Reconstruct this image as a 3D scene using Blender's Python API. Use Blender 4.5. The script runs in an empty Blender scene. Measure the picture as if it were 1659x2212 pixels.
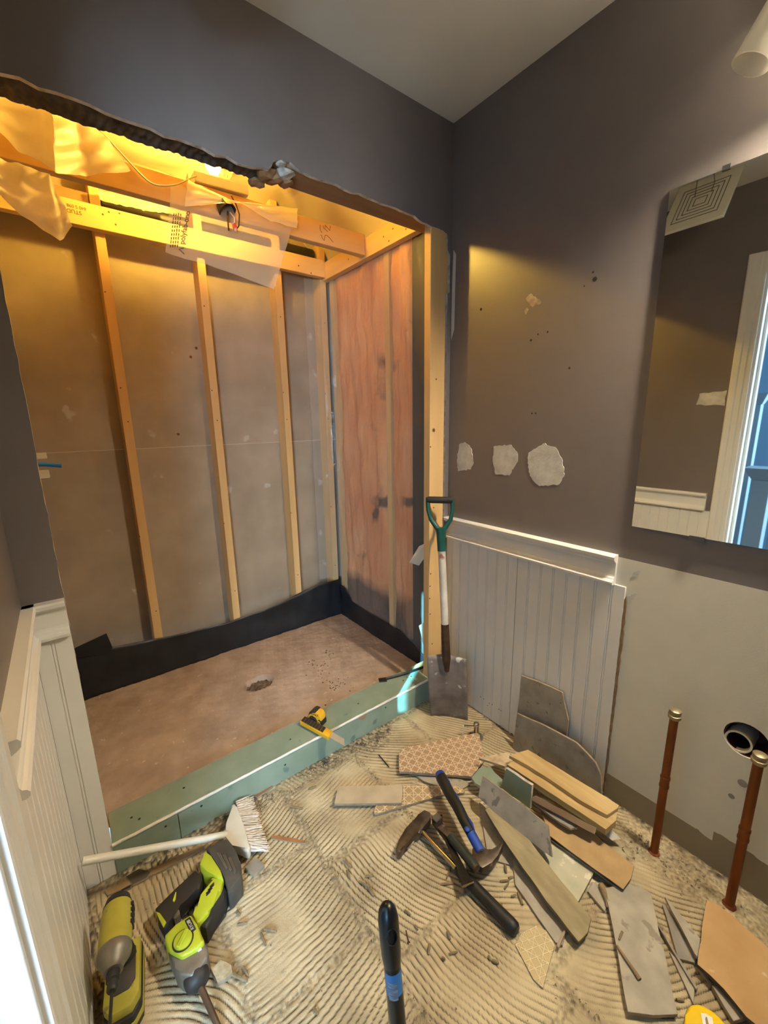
import bpy, bmesh, math, random
import numpy as np
from mathutils import Vector, Matrix

S = bpy.context.scene
COL = S.collection
rnd = random.Random(7)

# ------------------------------------------------------------------ camera (solved from the room's edges)
FPX, YAW, PITCH, ROLL = 900.11, 0.652976, 0.215915, 0.01788
CAM = Vector((-1.372, -1.311, 1.334))
_f = Vector((math.sin(YAW)*math.cos(PITCH), math.cos(YAW)*math.cos(PITCH), -math.sin(PITCH)))
_r = Vector((math.cos(YAW), -math.sin(YAW), 0.0))
_d = _f.cross(_r)
_c, _s = math.cos(ROLL), math.sin(ROLL)
RIGHT = _c*_r + _s*_d
DOWN = -_s*_r + _c*_d
FWD = _f
cd = bpy.data.cameras.new('camera')
cam = bpy.data.objects.new('camera', cd)
COL.objects.link(cam)
cd.sensor_fit = 'HORIZONTAL'
cd.sensor_width = 36.0
cd.lens = FPX/1659*36.0
cd.clip_start = 0.02
mw = Matrix((RIGHT, -DOWN, -FWD)).transposed().to_4x4()
mw.translation = CAM
cam.matrix_world = mw
S.camera = cam

# ------------------------------------------------------------------ world, daylight, exposure
S.view_settings.view_transform = 'Standard'
S.view_settings.look = 'None'
S.view_settings.gamma = 1.0
S.view_settings.use_curve_mapping = False
S.view_settings.exposure = 0.62
w = bpy.data.worlds.new('world')
S.world = w
w.use_nodes = True
w.node_tree.nodes['Background'].inputs[0].default_value = (0.45, 0.68, 1.0, 1)
w.node_tree.nodes['Background'].inputs[1].default_value = 1.0

def light(name, kind, loc, energy, color, **kw):
    d = bpy.data.lights.new(name, kind)
    d.energy = energy
    d.color = color
    for k, v in kw.items():
        setattr(d, k, v)
    o = bpy.data.objects.new(name, d)
    COL.objects.link(o)
    o.location = loc
    return o

def aim(o, direction):
    o.rotation_euler = Vector(direction).to_track_quat('-Z', 'Y').to_euler()

SUN_DIR = Vector((1.0, 0.58, -0.54)).normalized()
sun = light('sun', 'SUN', (-6, -4, 4), 27.0, (0.20, 0.72, 1.0), angle=0.006)
aim(sun, SUN_DIR)
# unseen area light added in the bedroom to stand for daylight through the doorway
day_fill = light('bedroom_daylight_fill', 'AREA', (-3.1, -3.35, 1.45), 260.0, (0.52, 0.74, 1.0), shape='RECTANGLE', size=1.5, size_y=1.3)
aim(day_fill, (0.35, 1.0, -0.12))

# ------------------------------------------------------------------ helpers
def at(px, py, ax='z', v=0.0):
    """the point of the plane ax = v that the photograph's pixel shows"""
    r = RIGHT*((px-829.5)/FPX) + DOWN*((py-1106)/FPX) + FWD
    i = 'xyz'.index(ax)
    return CAM + r*((v-CAM[i])/r[i])

def lin(h):
    h = h.lstrip('#')
    o = []
    for i in (0, 2, 4):
        c = int(h[i:i+2], 16)/255
        o.append(c/12.92 if c <= 0.04045 else ((c+0.055)/1.055)**2.4)
    return (*o, 1.0)

MATS = {}
def mat(name, c1, c2=None, rough=0.7, scale=12.0, bump=0.0, bscale=None, metal=0.0, stretch=(1, 1, 1), lo=0.35, hi=0.65,
        spec=0.5, detail=6.0, bdist=0.004, coat=0.0, speck=None, speck_scale=60.0, speck_t=0.68, emit=None, emit_s=0.0, rough2=None):
    if name in MATS:
        return MATS[name]
    m = bpy.data.materials.new(name)
    MATS[name] = m
    m.use_nodes = True
    nt = m.node_tree
    N, L = nt.nodes, nt.links
    b = N['Principled BSDF']
    b.inputs['Roughness'].default_value = rough
    b.inputs['Metallic'].default_value = metal
    b.inputs['Specular IOR Level'].default_value = spec
    b.inputs['Coat Weight'].default_value = coat
    tc = N.new('ShaderNodeTexCoord')
    mp = N.new('ShaderNodeMapping')
    mp.inputs['Scale'].default_value = stretch
    L.new(tc.outputs['Object'], mp.inputs['Vector'])
    col = None
    if c2 is None:
        b.inputs['Base Color'].default_value = lin(c1)
    else:
        n = N.new('ShaderNodeTexNoise')
        n.inputs['Scale'].default_value = scale
        n.inputs['Detail'].default_value = detail
        L.new(mp.outputs[0], n.inputs['Vector'])
        r = N.new('ShaderNodeValToRGB')
        r.color_ramp.elements[0].position = lo
        r.color_ramp.elements[0].color = lin(c1)
        r.color_ramp.elements[1].position = hi
        r.color_ramp.elements[1].color = lin(c2)
        L.new(n.outputs['Fac'], r.inputs['Fac'])
        col = r.outputs['Color']
        if rough2 is not None:
            mr = N.new('ShaderNodeMapRange')
            mr.inputs['To Min'].default_value = rough
            mr.inputs['To Max'].default_value = rough2
            L.new(n.outputs['Fac'], mr.inputs['Value'])
            L.new(mr.outputs[0], b.inputs['Roughness'])
    if speck:
        n2 = N.new('ShaderNodeTexNoise')
        n2.inputs['Scale'].default_value = speck_scale
        n2.inputs['Detail'].default_value = 3
        L.new(mp.outputs[0], n2.inputs['Vector'])
        mr = N.new('ShaderNodeMapRange')
        mr.inputs['From Min'].default_value = speck_t
        mr.inputs['From Max'].default_value = speck_t+0.05
        L.new(n2.outputs['Fac'], mr.inputs['Value'])
        mx = N.new('ShaderNodeMix')
        mx.data_type = 'RGBA'
        L.new(mr.outputs[0], mx.inputs['Factor'])
        if col:
            L.new(col, mx.inputs['A'])
        else:
            mx.inputs['A'].default_value = lin(c1)
        mx.inputs['B'].default_value = lin(speck)
        col = mx.outputs['Result']
    if col:
        L.new(col, b.inputs['Base Color'])
    if bump:
        n3 = N.new('ShaderNodeTexNoise')
        n3.inputs['Scale'].default_value = bscale or scale*4
        n3.inputs['Detail'].default_value = 5
        L.new(mp.outputs[0], n3.inputs['Vector'])
        bp = N.new('ShaderNodeBump')
        bp.inputs['Strength'].default_value = bump
        bp.inputs['Distance'].default_value = bdist
        L.new(n3.outputs['Fac'], bp.inputs['Height'])
        L.new(bp.outputs[0], b.inputs['Normal'])
    if emit:
        b.inputs['Emission Color'].default_value = lin(emit)
        b.inputs['Emission Strength'].default_value = emit_s
    return m

def wpos(o):
    v = Vector((0, 0, 0))
    while o:
        v = v + Vector(o.location)
        o = o.parent
    return v

def obj(name, bm, mats, parent=None, smooth=None, bevel=0.0, seg=1, matfn=None, origin=None, recalc=True):
    """link a bmesh given in room coordinates as ONE object whose origin is at its base"""
    if bevel:
        bmesh.ops.bevel(bm, geom=list(bm.edges), offset=bevel, segments=seg, affect='EDGES', clamp_overlap=True, profile=0.6)
    if recalc:
        bmesh.ops.recalc_face_normals(bm, faces=bm.faces)
    bm.normal_update()
    if matfn:
        for f in bm.faces:
            f.material_index = matfn(f)
    xs = [v.co for v in bm.verts]
    if origin is None:
        lo = Vector([min(c[i] for c in xs) for i in range(3)])
        hi = Vector([max(c[i] for c in xs) for i in range(3)])
        origin = Vector(((lo.x+hi.x)/2, (lo.y+hi.y)/2, lo.z))
    for v in bm.verts:
        v.co -= origin
    me = bpy.data.meshes.new(name)
    bm.to_mesh(me)
    bm.free()
    for m in (mats if isinstance(mats, (list, tuple)) else [mats]):
        me.materials.append(m)
    if smooth is not None:
        me.polygons.foreach_set('use_smooth', [True]*len(me.polygons))
        if smooth < 180:
            me.set_sharp_from_angle(angle=math.radians(smooth))
    o = bpy.data.objects.new(name, me)
    COL.objects.link(o)
    if parent:
        o.parent = parent
        o.location = origin - wpos(parent)
    else:
        o.location = origin
    return o

def thing(name, label, cat, loc, group=None):
    o = bpy.data.objects.new(name, None)
    COL.objects.link(o)
    o.empty_display_size = 0.05
    o.location = loc
    o['label'] = label
    o['category'] = cat
    if group:
        o['group'] = group
    return o

def tag(o, label, cat, group=None):
    o['label'] = label
    o['category'] = cat
    if group:
        o['group'] = group
    return o

def struct(o, label=None):
    o['kind'] = 'structure'
    if label:
        o['label'] = label
    return o

def sempty(name, loc, label=None):
    o = bpy.data.objects.new(name, None)
    COL.objects.link(o)
    o.location = loc
    return struct(o, label)

B = bmesh.new

def box(bm, lo, hi):
    lo, hi = Vector(lo), Vector(hi)
    vs = [bm.verts.new((x, y, z)) for x in (lo.x, hi.x) for y in (lo.y, hi.y) for z in (lo.z, hi.z)]
    for q in ((0, 1, 3, 2), (4, 6, 7, 5), (0, 4, 5, 1), (2, 3, 7, 6), (0, 2, 6, 4), (1, 5, 7, 3)):
        bm.faces.new([vs[i] for i in q])
    return bm

def obox(bm, c, ax, ay, az):
    c = Vector(c)
    vs = [bm.verts.new(c + ax*i + ay*j + az*k) for i in (-1, 1) for j in (-1, 1) for k in (-1, 1)]
    for q in ((0, 1, 3, 2), (4, 6, 7, 5), (0, 4, 5, 1), (2, 3, 7, 6), (0, 2, 6, 4), (1, 5, 7, 3)):
        bm.faces.new([vs[i] for i in q])
    return bm

def frame(d):
    d = Vector(d).normalized()
    u = d.cross(Vector((0, 0, 1)) if abs(d.z) < 0.95 else Vector((1, 0, 0))).normalized()
    return u, d.cross(u).normalized()

def tube(bm, pts, r, seg=12, cap=True, squash=1.0):
    pts = [Vector(p) for p in pts]
    n = len(pts)
    rs = r if isinstance(r, (list, tuple)) else [r]*n
    rings = []
    u = None
    for i, p in enumerate(pts):
        d = (pts[min(i+1, n-1)] - pts[max(i-1, 0)])
        if d.length < 1e-9:
            d = Vector((0, 0, 1))
        d.normalize()
        if u is None:
            u, v = frame(d)
        else:
            u = (u - d*u.dot(d)).normalized()
            v = d.cross(u).normalized()
        rings.append([bm.verts.new(p + (u*math.cos(t)*rs[i] + v*math.sin(t)*rs[i]*squash)) for t in [2*math.pi*k/seg for k in range(seg)]])
    for a, b2 in zip(rings, rings[1:]):
        for k in range(seg):
            bm.faces.new((a[k], a[(k+1) % seg], b2[(k+1) % seg], b2[k]))
    if cap:
        bm.faces.new(rings[0][::-1])
        bm.faces.new(rings[-1])
    return bm

def lathe(bm, base, axis, prof, seg=20):
    base, axis = Vector(base), Vector(axis).normalized()
    u, v = frame(axis)
    rings = []
    for r, h in prof:
        c = base + axis*h
        if r < 1e-6:
            rings.append([bm.verts.new(c)])
        else:
            rings.append([bm.verts.new(c + (u*math.cos(t)+v*math.sin(t))*r) for t in [2*math.pi*k/seg for k in range(seg)]])
    for a, b2 in zip(rings, rings[1:]):
        for k in range(seg):
            k2 = (k+1) % seg
            if len(a) == 1 and len(b2) == 1:
                continue
            if len(a) == 1:
                bm.faces.new((a[0], b2[k2], b2[k]))
            elif len(b2) == 1:
                bm.faces.new((a[k], a[k2], b2[0]))
            else:
                bm.faces.new((a[k], a[k2], b2[k2], b2[k]))
    if len(rings[0]) > 1:
        bm.faces.new(rings[0][::-1])
    if len(rings[-1]) > 1:
        bm.faces.new(rings[-1])
    return bm

def prism(bm, pts, off):
    a = [bm.verts.new(p) for p in pts]
    b2 = [bm.verts.new(Vector(p)+Vector(off)) for p in pts]
    n = len(a)
    bm.faces.new(a)
    bm.faces.new(b2[::-1])
    for i in range(n):
        bm.faces.new((a[i], b2[i], b2[(i+1) % n], a[(i+1) % n]))
    return bm

def newell(pts):
    n = Vector((0, 0, 0))
    for i, p in enumerate(pts):
        q = pts[(i+1) % len(pts)]
        n += Vector(((p.y-q.y)*(p.z+q.z), (p.z-q.z)*(p.x+q.x), (p.x-q.x)*(p.y+q.y)))
    return n.normalized()

def flat(pts):
    """settle points onto their best plane"""
    n = newell(pts)
    c = sum(pts, Vector())/len(pts)
    return [p - n*(p-c).dot(n) for p in pts], n

def jag(pts, amp, step, r):
    """break the straight edges of an outline with small irregular steps, within its own plane"""
    n = newell(pts)
    out = []
    for i, p in enumerate(pts):
        q = pts[(i+1) % len(pts)]
        d = q-p
        k = max(1, int(d.length/step))
        s = d.normalized().cross(n)
        out.append(p)
        for j in range(1, k):
            out.append(p + d*(j/k) + s*r.uniform(-amp, amp))
    return out

def grid(bm, nu, nv, f):
    g = [[bm.verts.new(f(i/nu, j/nv)) for j in range(nv+1)] for i in range(nu+1)]
    for i in range(nu):
        for j in range(nv):
            bm.faces.new((g[i][j], g[i+1][j], g[i+1][j+1], g[i][j+1]))
    return bm

def noise2(x, y, s=0.0):
    return (math.sin(x*1.7+y*2.3+s)+math.sin(x*3.1-y*1.3+s*2.1)+math.sin(x*0.7+y*4.1+s*0.7)+math.sin(x*5.3+y*0.9+s*1.3)*0.5)/3.5

def text(name, s, m, parent, origin, xdir, ydir, size, mirror=False, depth=0.0003, bold=False):
    cu = bpy.data.curves.new(name, 'FONT')
    cu.body = s
    cu.size = size
    cu.align_x = 'CENTER'
    cu.align_y = 'CENTER'
    cu.extrude = depth
    if bold:
        cu.offset = size*0.02
    tmp = bpy.data.objects.new(name+'_curve', cu)
    COL.objects.link(tmp)
    dg = bpy.context.evaluated_depsgraph_get()
    me = bpy.data.meshes.new_from_object(tmp.evaluated_get(dg))
    bpy.data.objects.remove(tmp)
    bpy.data.curves.remove(cu)
    xd, yd = Vector(xdir).normalized(), Vector(ydir).normalized()
    zd = xd.cross(yd)
    if mirror:
        xd = -xd
    bm = bmesh.new()
    bm.from_mesh(me)
    bpy.data.meshes.remove(me)
    for v in bm.verts:
        v.co = Vector(origin) + xd*v.co.x + yd*v.co.y + zd*v.co.z
    return obj(name, bm, m, parent)

# ------------------------------------------------------------------ materials
WALLC = mat('taupe_paint_shaded', '#6b625d', '#736a65', rough=0.42, scale=3, bump=0.10, bscale=220, bdist=0.002)  # the mirror wall's taupe, set darker here for the weaker light
CEILC = mat('ceiling_paint', '#e2dfd6', '#e8e5dc', rough=0.85, scale=3, bump=0.1, bscale=150, bdist=0.002)
GYP = mat('gypsum', '#cfc9bd', '#9f988c', rough=0.9, scale=40, bump=0.5, bscale=120)
WHITE = mat('white_trim_paint', '#d8d5cd', '#dedbd3', rough=0.32, scale=6, bump=0.03, bscale=90)
WOOD = mat('framing_lumber', '#c9a066', '#dcb87e', rough=0.75, scale=9, stretch=(1, 1, 0.09), bump=0.15, bscale=60, speck='#8a5f35', speck_scale=16, speck_t=0.74)
WOODX = mat('framing_lumber_level', '#c9a066', '#dcb87e', rough=0.75, scale=9, stretch=(0.09, 1, 1), bump=0.15, bscale=60, speck='#8a5f35', speck_scale=16, speck_t=0.74)
WOODY = mat('framing_lumber_across', '#c9a066', '#dcb87e', rough=0.75, scale=9, stretch=(1, 0.09, 1), bump=0.15, bscale=60, speck='#8a5f35', speck_scale=16, speck_t=0.74)
WOODD = mat('header_lumber', '#7d5f43', '#94744f', rough=0.8, scale=9, stretch=(0.09, 1, 1), bump=0.2, bscale=60)
PAPER = mat('drywall_back_paper', '#978670', '#a6957e', rough=0.6, scale=5, bump=0.06, bscale=60, speck='#b3a99c', speck_scale=9, speck_t=0.68)
BLACKR = mat('black_pan_liner', '#15171a', '#202327', rough=0.45, scale=8, bump=0.25, bscale=26, bdist=0.006)
MUD = mat('mortar_bed', '#98836f', '#b09a86', rough=0.95, scale=9, bump=0.6, bscale=120, bdist=0.003, speck='#bfb0a0', speck_scale=50, speck_t=0.68)
GREEN = mat('green_drywall_paper', '#76846f', '#828f7b', rough=0.85, scale=10, bump=0.08, bscale=200, speck='#5e7166', speck_scale=14, speck_t=0.66)
EDGEW = mat('joint_bead', '#cfcabb', '#ddd8ca', rough=0.8, scale=40, bump=0.2)
SCREW = mat('black_screw', '#181512', rough=0.5)
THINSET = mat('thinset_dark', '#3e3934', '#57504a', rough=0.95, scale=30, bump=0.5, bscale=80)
POST = mat('bed_post_paint', '#8fa3ad', rough=0.5)
# ================================================================== THE SETTING
LX = -1.505           # face of the wall with the door
# ---- floor: thinset combed for square tiles, most of them torn up
def build_floor():
    x0, x1, y0, y1, st = LX, 0.0, -1.36, 0.0, 0.003
    nx, ny = int((x1-x0)/st), int((y1-y0)/st)
    X, Y = np.meshgrid(np.linspace(x0, x1, nx+1), np.linspace(y0, y1, ny+1), indexing='ij')
    rng = np.random.RandomState(3)
    ci = np.floor((X+0.905)/0.305).astype(int)
    yo = np.where(ci == -1, -0.29, np.where(ci == 0, -0.385, -0.33))
    cj = np.floor((Y-yo)/0.31).astype(int)
    H = np.zeros_like(X)
    base = {-2: (-85, 1.5), -1: (12, 0.8), 0: (-70, 0.8), 1: (-40, 0.6), 2: (-60, 0.9)}
    wob = 0.0022*np.sin(X*31+Y*17)+0.0018*np.sin(X*13-Y*41+1.3)
    for i in range(-3, 4):
        for j in range(-6, 4):
            m = (ci == i) & (cj == j)
            if not m.any():
                continue
            a, R = base.get(i, (-30, 0.6))
            a = a + rng.uniform(-9, 9)
            R = R*rng.uniform(0.7, 1.4)
            if i == -2 and j <= -1:
                a, R = -40, -0.22
            if i == 0 and j == 0:
                a, R = 14, 4.0
            if i == -1 and j == -2:
                a, R = 6, 0.8
            cx = -0.905+0.305*(i+0.5)
            yj = {-1: -0.29, 0: -0.385}.get(i, -0.33)
            cy = yj+0.31*(j+0.5)
            a = math.radians(a)
            ox, oy = cx-math.sin(a)*R, cy+math.cos(a)*R
            d = np.hypot(X-ox, Y-oy)+wob
            s = (d/0.0145+rng.uniform(0, 1)) % 1.0
            prof = np.clip((np.abs(s-0.5)-0.055)/0.085, 0, 1)
            H[m] = prof[m]
    # smeared, flattened patches and crumbled joints
    P = (np.sin(X*7.3+Y*3.1+1)+np.sin(X*3.7-Y*8.9+2)+np.sin(X*11.9+Y*9.7)+np.sin(-X*17+Y*5.3+4)*0.7)
    sm = np.clip((P-0.15)/0.9, 0, 1)**0.7*(0.65+0.35*np.sin(X*29+Y*11)*np.sin(Y*37-X*5))
    bare = (1-H)*(1-sm)  # darkens the groove floors: shade put into the colour, with dirt and subfloor
    Hh = 0.0042*(H*(1-sm)+0.75*sm)
    jx = np.abs(((X+0.905)/0.305+0.5) % 1.0-0.5)*0.305
    jy = np.abs(((Y-yo)/0.31+0.5) % 1.0-0.5)*0.31
    jd = np.minimum(jx, jy)+0.004*np.sin(X*83)+0.004*np.sin(Y*71)
    jm = np.clip(1-(jd-0.004)/0.014, 0, 1)
    rough = rng.uniform(-1, 1, X.shape)
    rough = (rough+np.roll(rough, 1, 0)+np.roll(rough, 1, 1)+np.roll(rough, -1, 0)+np.roll(rough, -1, 1))/2.2
    Hh = Hh*(1-0.75*jm)+jm*(0.0016+0.0016*rough)
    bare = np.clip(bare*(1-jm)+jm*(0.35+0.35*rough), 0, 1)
    # strip along the bare wall where no thinset was spread
    sl = np.clip((X+0.16)/0.03, 0, 1)*np.clip((-0.86-Y)/0.05, 0, 1)
    Hh = Hh*(1-sl)+sl*(0.0015+0.0008*rough)
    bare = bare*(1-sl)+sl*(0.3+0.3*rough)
    # crumbly dirt against the shower curb and the walls
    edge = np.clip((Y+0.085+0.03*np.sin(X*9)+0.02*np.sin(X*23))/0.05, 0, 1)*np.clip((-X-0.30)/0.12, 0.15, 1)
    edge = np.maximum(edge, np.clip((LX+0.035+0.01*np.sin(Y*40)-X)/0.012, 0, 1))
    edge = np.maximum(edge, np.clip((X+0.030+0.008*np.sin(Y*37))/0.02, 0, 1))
    for _ in range(2):
        rough = (rough+np.roll(rough, 1, 0)+np.roll(rough, 1, 1)+np.roll(rough, -1, 0)+np.roll(rough, -1, 1))/3.4
    Hh = Hh*(1-edge)+edge*(0.003+0.0030*rough)
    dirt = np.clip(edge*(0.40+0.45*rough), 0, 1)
    Hh = np.maximum(Hh, 0)+0.0002*rough
    V = np.stack([X, Y, Hh], -1).reshape(-1, 3)
    idx = np.arange((nx+1)*(ny+1)).reshape(nx+1, ny+1)
    F = np.stack([idx[:-1, :-1], idx[1:, :-1], idx[1:, 1:], idx[:-1, 1:]], -1).reshape(-1, 4)
    me = bpy.data.meshes.new('floor')
    me.vertices.add(len(V))
    me.vertices.foreach_set('co', V.astype(np.float32).ravel())
    me.loops.add(F.size)
    me.loops.foreach_set('vertex_index', F.astype(np.int32).ravel())
    me.polygons.add(len(F))
    me.polygons.foreach_set('loop_start', np.arange(0, F.size, 4, dtype=np.int32))
    me.polygons.foreach_set('loop_total', np.full(len(F), 4, dtype=np.int32))
    me.polygons.foreach_set('use_smooth', np.ones(len(F), dtype=bool))
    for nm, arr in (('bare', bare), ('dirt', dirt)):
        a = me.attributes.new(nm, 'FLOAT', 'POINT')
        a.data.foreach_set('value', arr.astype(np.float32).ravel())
    me.update()
    me.validate()
    m = bpy.data.materials.new('combed_thinset')
    m.use_nodes = True
    N, L = m.node_tree.nodes, m.node_tree.links
    b = N['Principled BSDF']
    b.inputs['Roughness'].default_value = 0.95
    b.inputs['Specular IOR Level'].default_value = 0.15
    tc = N.new('ShaderNodeTexCoord')
    n = N.new('ShaderNodeTexNoise')
    n.inputs['Scale'].default_value = 7
    n.inputs['Detail'].default_value = 8
    L.new(tc.outputs['Object'], n.inputs['Vector'])
    r = N.new('ShaderNodeValToRGB')
    r.color_ramp.elements[0].color, r.color_ramp.elements[1].color = lin('#a39374'), lin('#c6b794')
    r.color_ramp.elements[0].position, r.color_ramp.elements[1].position = 0.35, 0.65
    L.new(n.outputs['Fac'], r.inputs['Fac'])
    col = r.outputs['Color']
    for nm, c in (('bare', '#544838'), ('dirt', '#4e463c')):  # first colour carries painted groove shade as well as exposed base
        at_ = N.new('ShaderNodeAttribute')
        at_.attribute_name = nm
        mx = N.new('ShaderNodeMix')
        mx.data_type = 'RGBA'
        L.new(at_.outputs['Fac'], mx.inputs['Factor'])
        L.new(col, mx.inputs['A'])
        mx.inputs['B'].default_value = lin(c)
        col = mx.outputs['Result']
    L.new(col, b.inputs['Base Color'])
    n2 = N.new('ShaderNodeTexNoise')
    n2.inputs['Scale'].default_value = 260
    L.new(tc.outputs['Object'], n2.inputs['Vector'])
    bp = N.new('ShaderNodeBump')
    bp.inputs['Strength'].default_value = 0.5
    bp.inputs['Distance'].default_value = 0.002
    L.new(n2.outputs['Fac'], bp.inputs['Height'])
    L.new(bp.outputs[0], b.inputs['Normal'])
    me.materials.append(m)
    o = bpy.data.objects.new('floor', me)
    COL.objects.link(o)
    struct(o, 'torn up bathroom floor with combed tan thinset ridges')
    o2 = obj('floor_slab', box(B(), (LX-0.11, -2.4, -0.06), (0.0, 0.0, -0.0005)), m)
    o2.parent = o
    return o
build_floor()

# ---- ceiling, far wall behind the photographer
struct(obj('ceiling', box(B(), (LX-0.1, -2.4, 2.44), (0.1, 0.114, 2.52)), CEILC), 'flat off white bathroom ceiling')
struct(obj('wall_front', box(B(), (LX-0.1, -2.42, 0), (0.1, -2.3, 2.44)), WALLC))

# ---- wall with the mirror: taupe above, old cream paint where the vanity stood, bare brown strip at the foot
def wall_right_mat():
    m = bpy.data.materials.new('mirror_wall_paint')
    m.use_nodes = True
    N, L = m.node_tree.nodes, m.node_tree.links
    b = N['Principled BSDF']
    b.inputs['Roughness'].default_value = 0.36
    g = N.new('ShaderNodeNewGeometry')
    sep = N.new('ShaderNodeSeparateXYZ')
    L.new(g.outputs['Position'], sep.inputs[0])
    nz = N.new('ShaderNodeTexNoise')
    nz.inputs['Scale'].default_value = 14
    nz.inputs['Detail'].default_value = 8
    L.new(g.outputs['Position'], nz.inputs['Vector'])

    def math_(op, a, b2):
        n = N.new('ShaderNodeMath')
        n.operation = op
        for i, x in enumerate((a, b2)):
            if isinstance(x, (int, float)):
                n.inputs[i].default_value = x
            else:
                L.new(x, n.inputs[i])
        return n.outputs[0]

    def mix(f, a, c):
        n = N.new('ShaderNodeMix')
        n.data_type = 'RGBA'
        L.new(f, n.inputs['Factor'])
        if isinstance(a, str):
            n.inputs['A'].default_value = lin(a)
        else:
            L.new(a, n.inputs['A'])
        if isinstance(c, str):
            n.inputs['B'].default_value = lin(c)
        else:
            L.new(c, n.inputs['B'])
        return n.outputs['Result']
    cream = mix(nz.outputs['Fac'], '#cfcab8', '#d8d3c2')
    jit = math_('MULTIPLY', math_('SUBTRACT', nz.outputs['Fac'], 0.5), 0.05)
    # the brown strip climbs in a ragged step farther along the wall
    zline = math_('ADD', 0.098, math_('MULTIPLY', math_('GREATER_THAN', math_('MULTIPLY', sep.outputs['Y'], -1.0), 1.06), jit))
    zl2 = math_('ADD', zline, math_('MULTIPLY', math_('GREATER_THAN', math_('MULTIPLY', sep.outputs['Y'], -1.0), 1.10), 0.03))
    low = math_('LESS_THAN', sep.outputs['Z'], zl2)
    low_col = mix(low, cream, '#8a7d66')
    in_y = math_('LESS_THAN', sep.outputs['Y'], -0.754)
    in_z = math_('LESS_THAN', sep.outputs['Z'], 0.893)
    msk = math_('MULTIPLY', in_y, in_z)
    taupe = mix(nz.outputs['Fac'], '#736b67', '#7b736f')  # same taupe as the other walls, lightened for the light falling here
    L.new(mix(msk, taupe, low_col), b.inputs['Base Color'])
    n2 = N.new('ShaderNodeTexNoise')
    n2.inputs['Scale'].default_value = 210
    n2.inputs['Detail'].default_value = 2
    L.new(g.outputs['Position'], n2.inputs['Vector'])
    bp = N.new('ShaderNodeBump')
    bp.inputs['Strength'].default_value = 0.14
    bp.inputs['Distance'].default_value = 0.002
    L.new(n2.outputs['Fac'], bp.inputs['Height'])
    L.new(bp.outputs[0], b.inputs['Normal'])
    return m
WB = obj('wall_right', box(B(), (0.0, -2.4, 0.0), (0.11, 0.0, 2.44)), wall_right_mat())
struct(WB, 'taupe wall with mirror, old cream paint below')
DRAIN = at(1612, 1600, 'x', 0.0)
cut = obj('cutter', lathe(B(), (DRAIN.x-0.02, DRAIN.y, DRAIN.z), (1, 0, 0), [(0.052, 0), (0.050, 0.02), (0.05, 0.1)], 28), WALLC)
md = WB.modifiers.new('hole', 'BOOLEAN')
md.object = cut
md.operation = 'DIFFERENCE'
md.solver = 'EXACT'
dg = bpy.context.evaluated_depsgraph_get()
me = bpy.data.meshes.new_from_object(WB.evaluated_get(dg))
WB.modifiers.clear()
WB.data = me
bpy.data.objects.remove(cut)

# spackle patches, chips and screw holes of that wall
SPK = mat('spackle', '#cbcac2', '#b4b2aa', rough=0.9, scale=30, bump=0.25, bscale=120)
def wall_patch(name, pts, m, parent, th=0.0012, amp=0.004, step=0.008):
    r = random.Random(len(pts)+int(pts[0][0]))
    P = [at(x, y, 'x', 0.0) for x, y in pts]
    P = jag(P, amp, step, r)
    return obj(name, prism(B(), P, (-th, 0, 0)), m, parent)
wall_patch('spackle_patch', [(992, 960), (1004, 955), (1014, 962), (1020, 975), (1023, 1000), (1017, 1014), (989, 1017), (988, 985)], SPK, WB, amp=0.003)
wall_patch('spackle_patch', [(1066, 965), (1078, 962), (1105, 961), (1117, 976), (1119, 993), (1100, 1027), (1070, 1024), (1065, 1000)], SPK, WB, amp=0.003)
wall_patch('spackle_patch', [(1142, 978), (1178, 957), (1182, 962), (1200, 966), (1216, 995), (1220, 1025), (1208, 1046), (1165, 1050), (1145, 1028), (1140, 1000)], SPK, WB, amp=0.003)
CHIP = mat('bare_gypsum_chip', '#b7ab98', '#8d6f4f', rough=0.95, scale=45)
wall_patch('paint_chip', [(1136, 645), (1146, 634), (1152, 640), (1165, 646), (1169, 655), (1155, 662), (1142, 661)], CHIP, WB, amp=0.003)
wall_patch('paint_chip', [(1133, 672), (1138, 664), (1142, 668), (1136, 680)], CHIP, WB, amp=0.001)
HOLE = mat('hole_dark', '#2c2722', rough=0.9)
for px, py, s in ((1285, 603, 5), (1281, 588, 2), (1039, 668, 4), (1149, 893, 2.2), (1157, 893, 2.2), (1147, 735, 3), (1183, 717, 2.5), (1262, 618, 1.5), (1162, 722, 2), (1230, 795, 3)):
    c = at(px, py, 'x', 0)
    obj('screw_hole', lathe(B(), c, (-1, 0, 0), [(s*0.0014, 0), (s*0.0012, 0.0008), (0, 0.0008)], 9), HOLE, WB)
for px, py, s in ((1373, 1240, 9), (1363, 1290, 10)):
    c = at(px, py, 'x', 0)
    wall_patch('paint_chip', [(px-s, py+s*0.9), (px-s*0.5, py-s*0.3), (px+s*1.4, py-s), (px+s*0.6, py+s*0.5)], SPK, WB, amp=0.002, step=0.006)
for px, py, s in ((1604, 1692, 9), (1580, 1720, 6)):
    c = at(px, py, 'x', 0)
    obj('stain', lathe(B(), c, (-1, 0, 0), [(s*0.0013, 0), (s*0.0012, 0.0006), (0, 0.0006)], 12), mat('grey_stain', '#8d897b', rough=0.9), WB)
# torn corner bead beside the shower opening
PAPERW = mat('torn_paper', '#c9c3b4', rough=0.9)
obj('torn_paper', prism(B(), [Vector((-0.001, -0.006, z)) if k == 0 else Vector((-0.001, y, z)) for k, (y, z) in enumerate(((-0.006, 1.66), (-0.022, 1.70), (-0.026, 1.98), (-0.012, 2.0), (-0.008, 1.9), (-0.006, 1.75)))], (-0.001, 0, 0)), PAPERW, WB)

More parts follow.
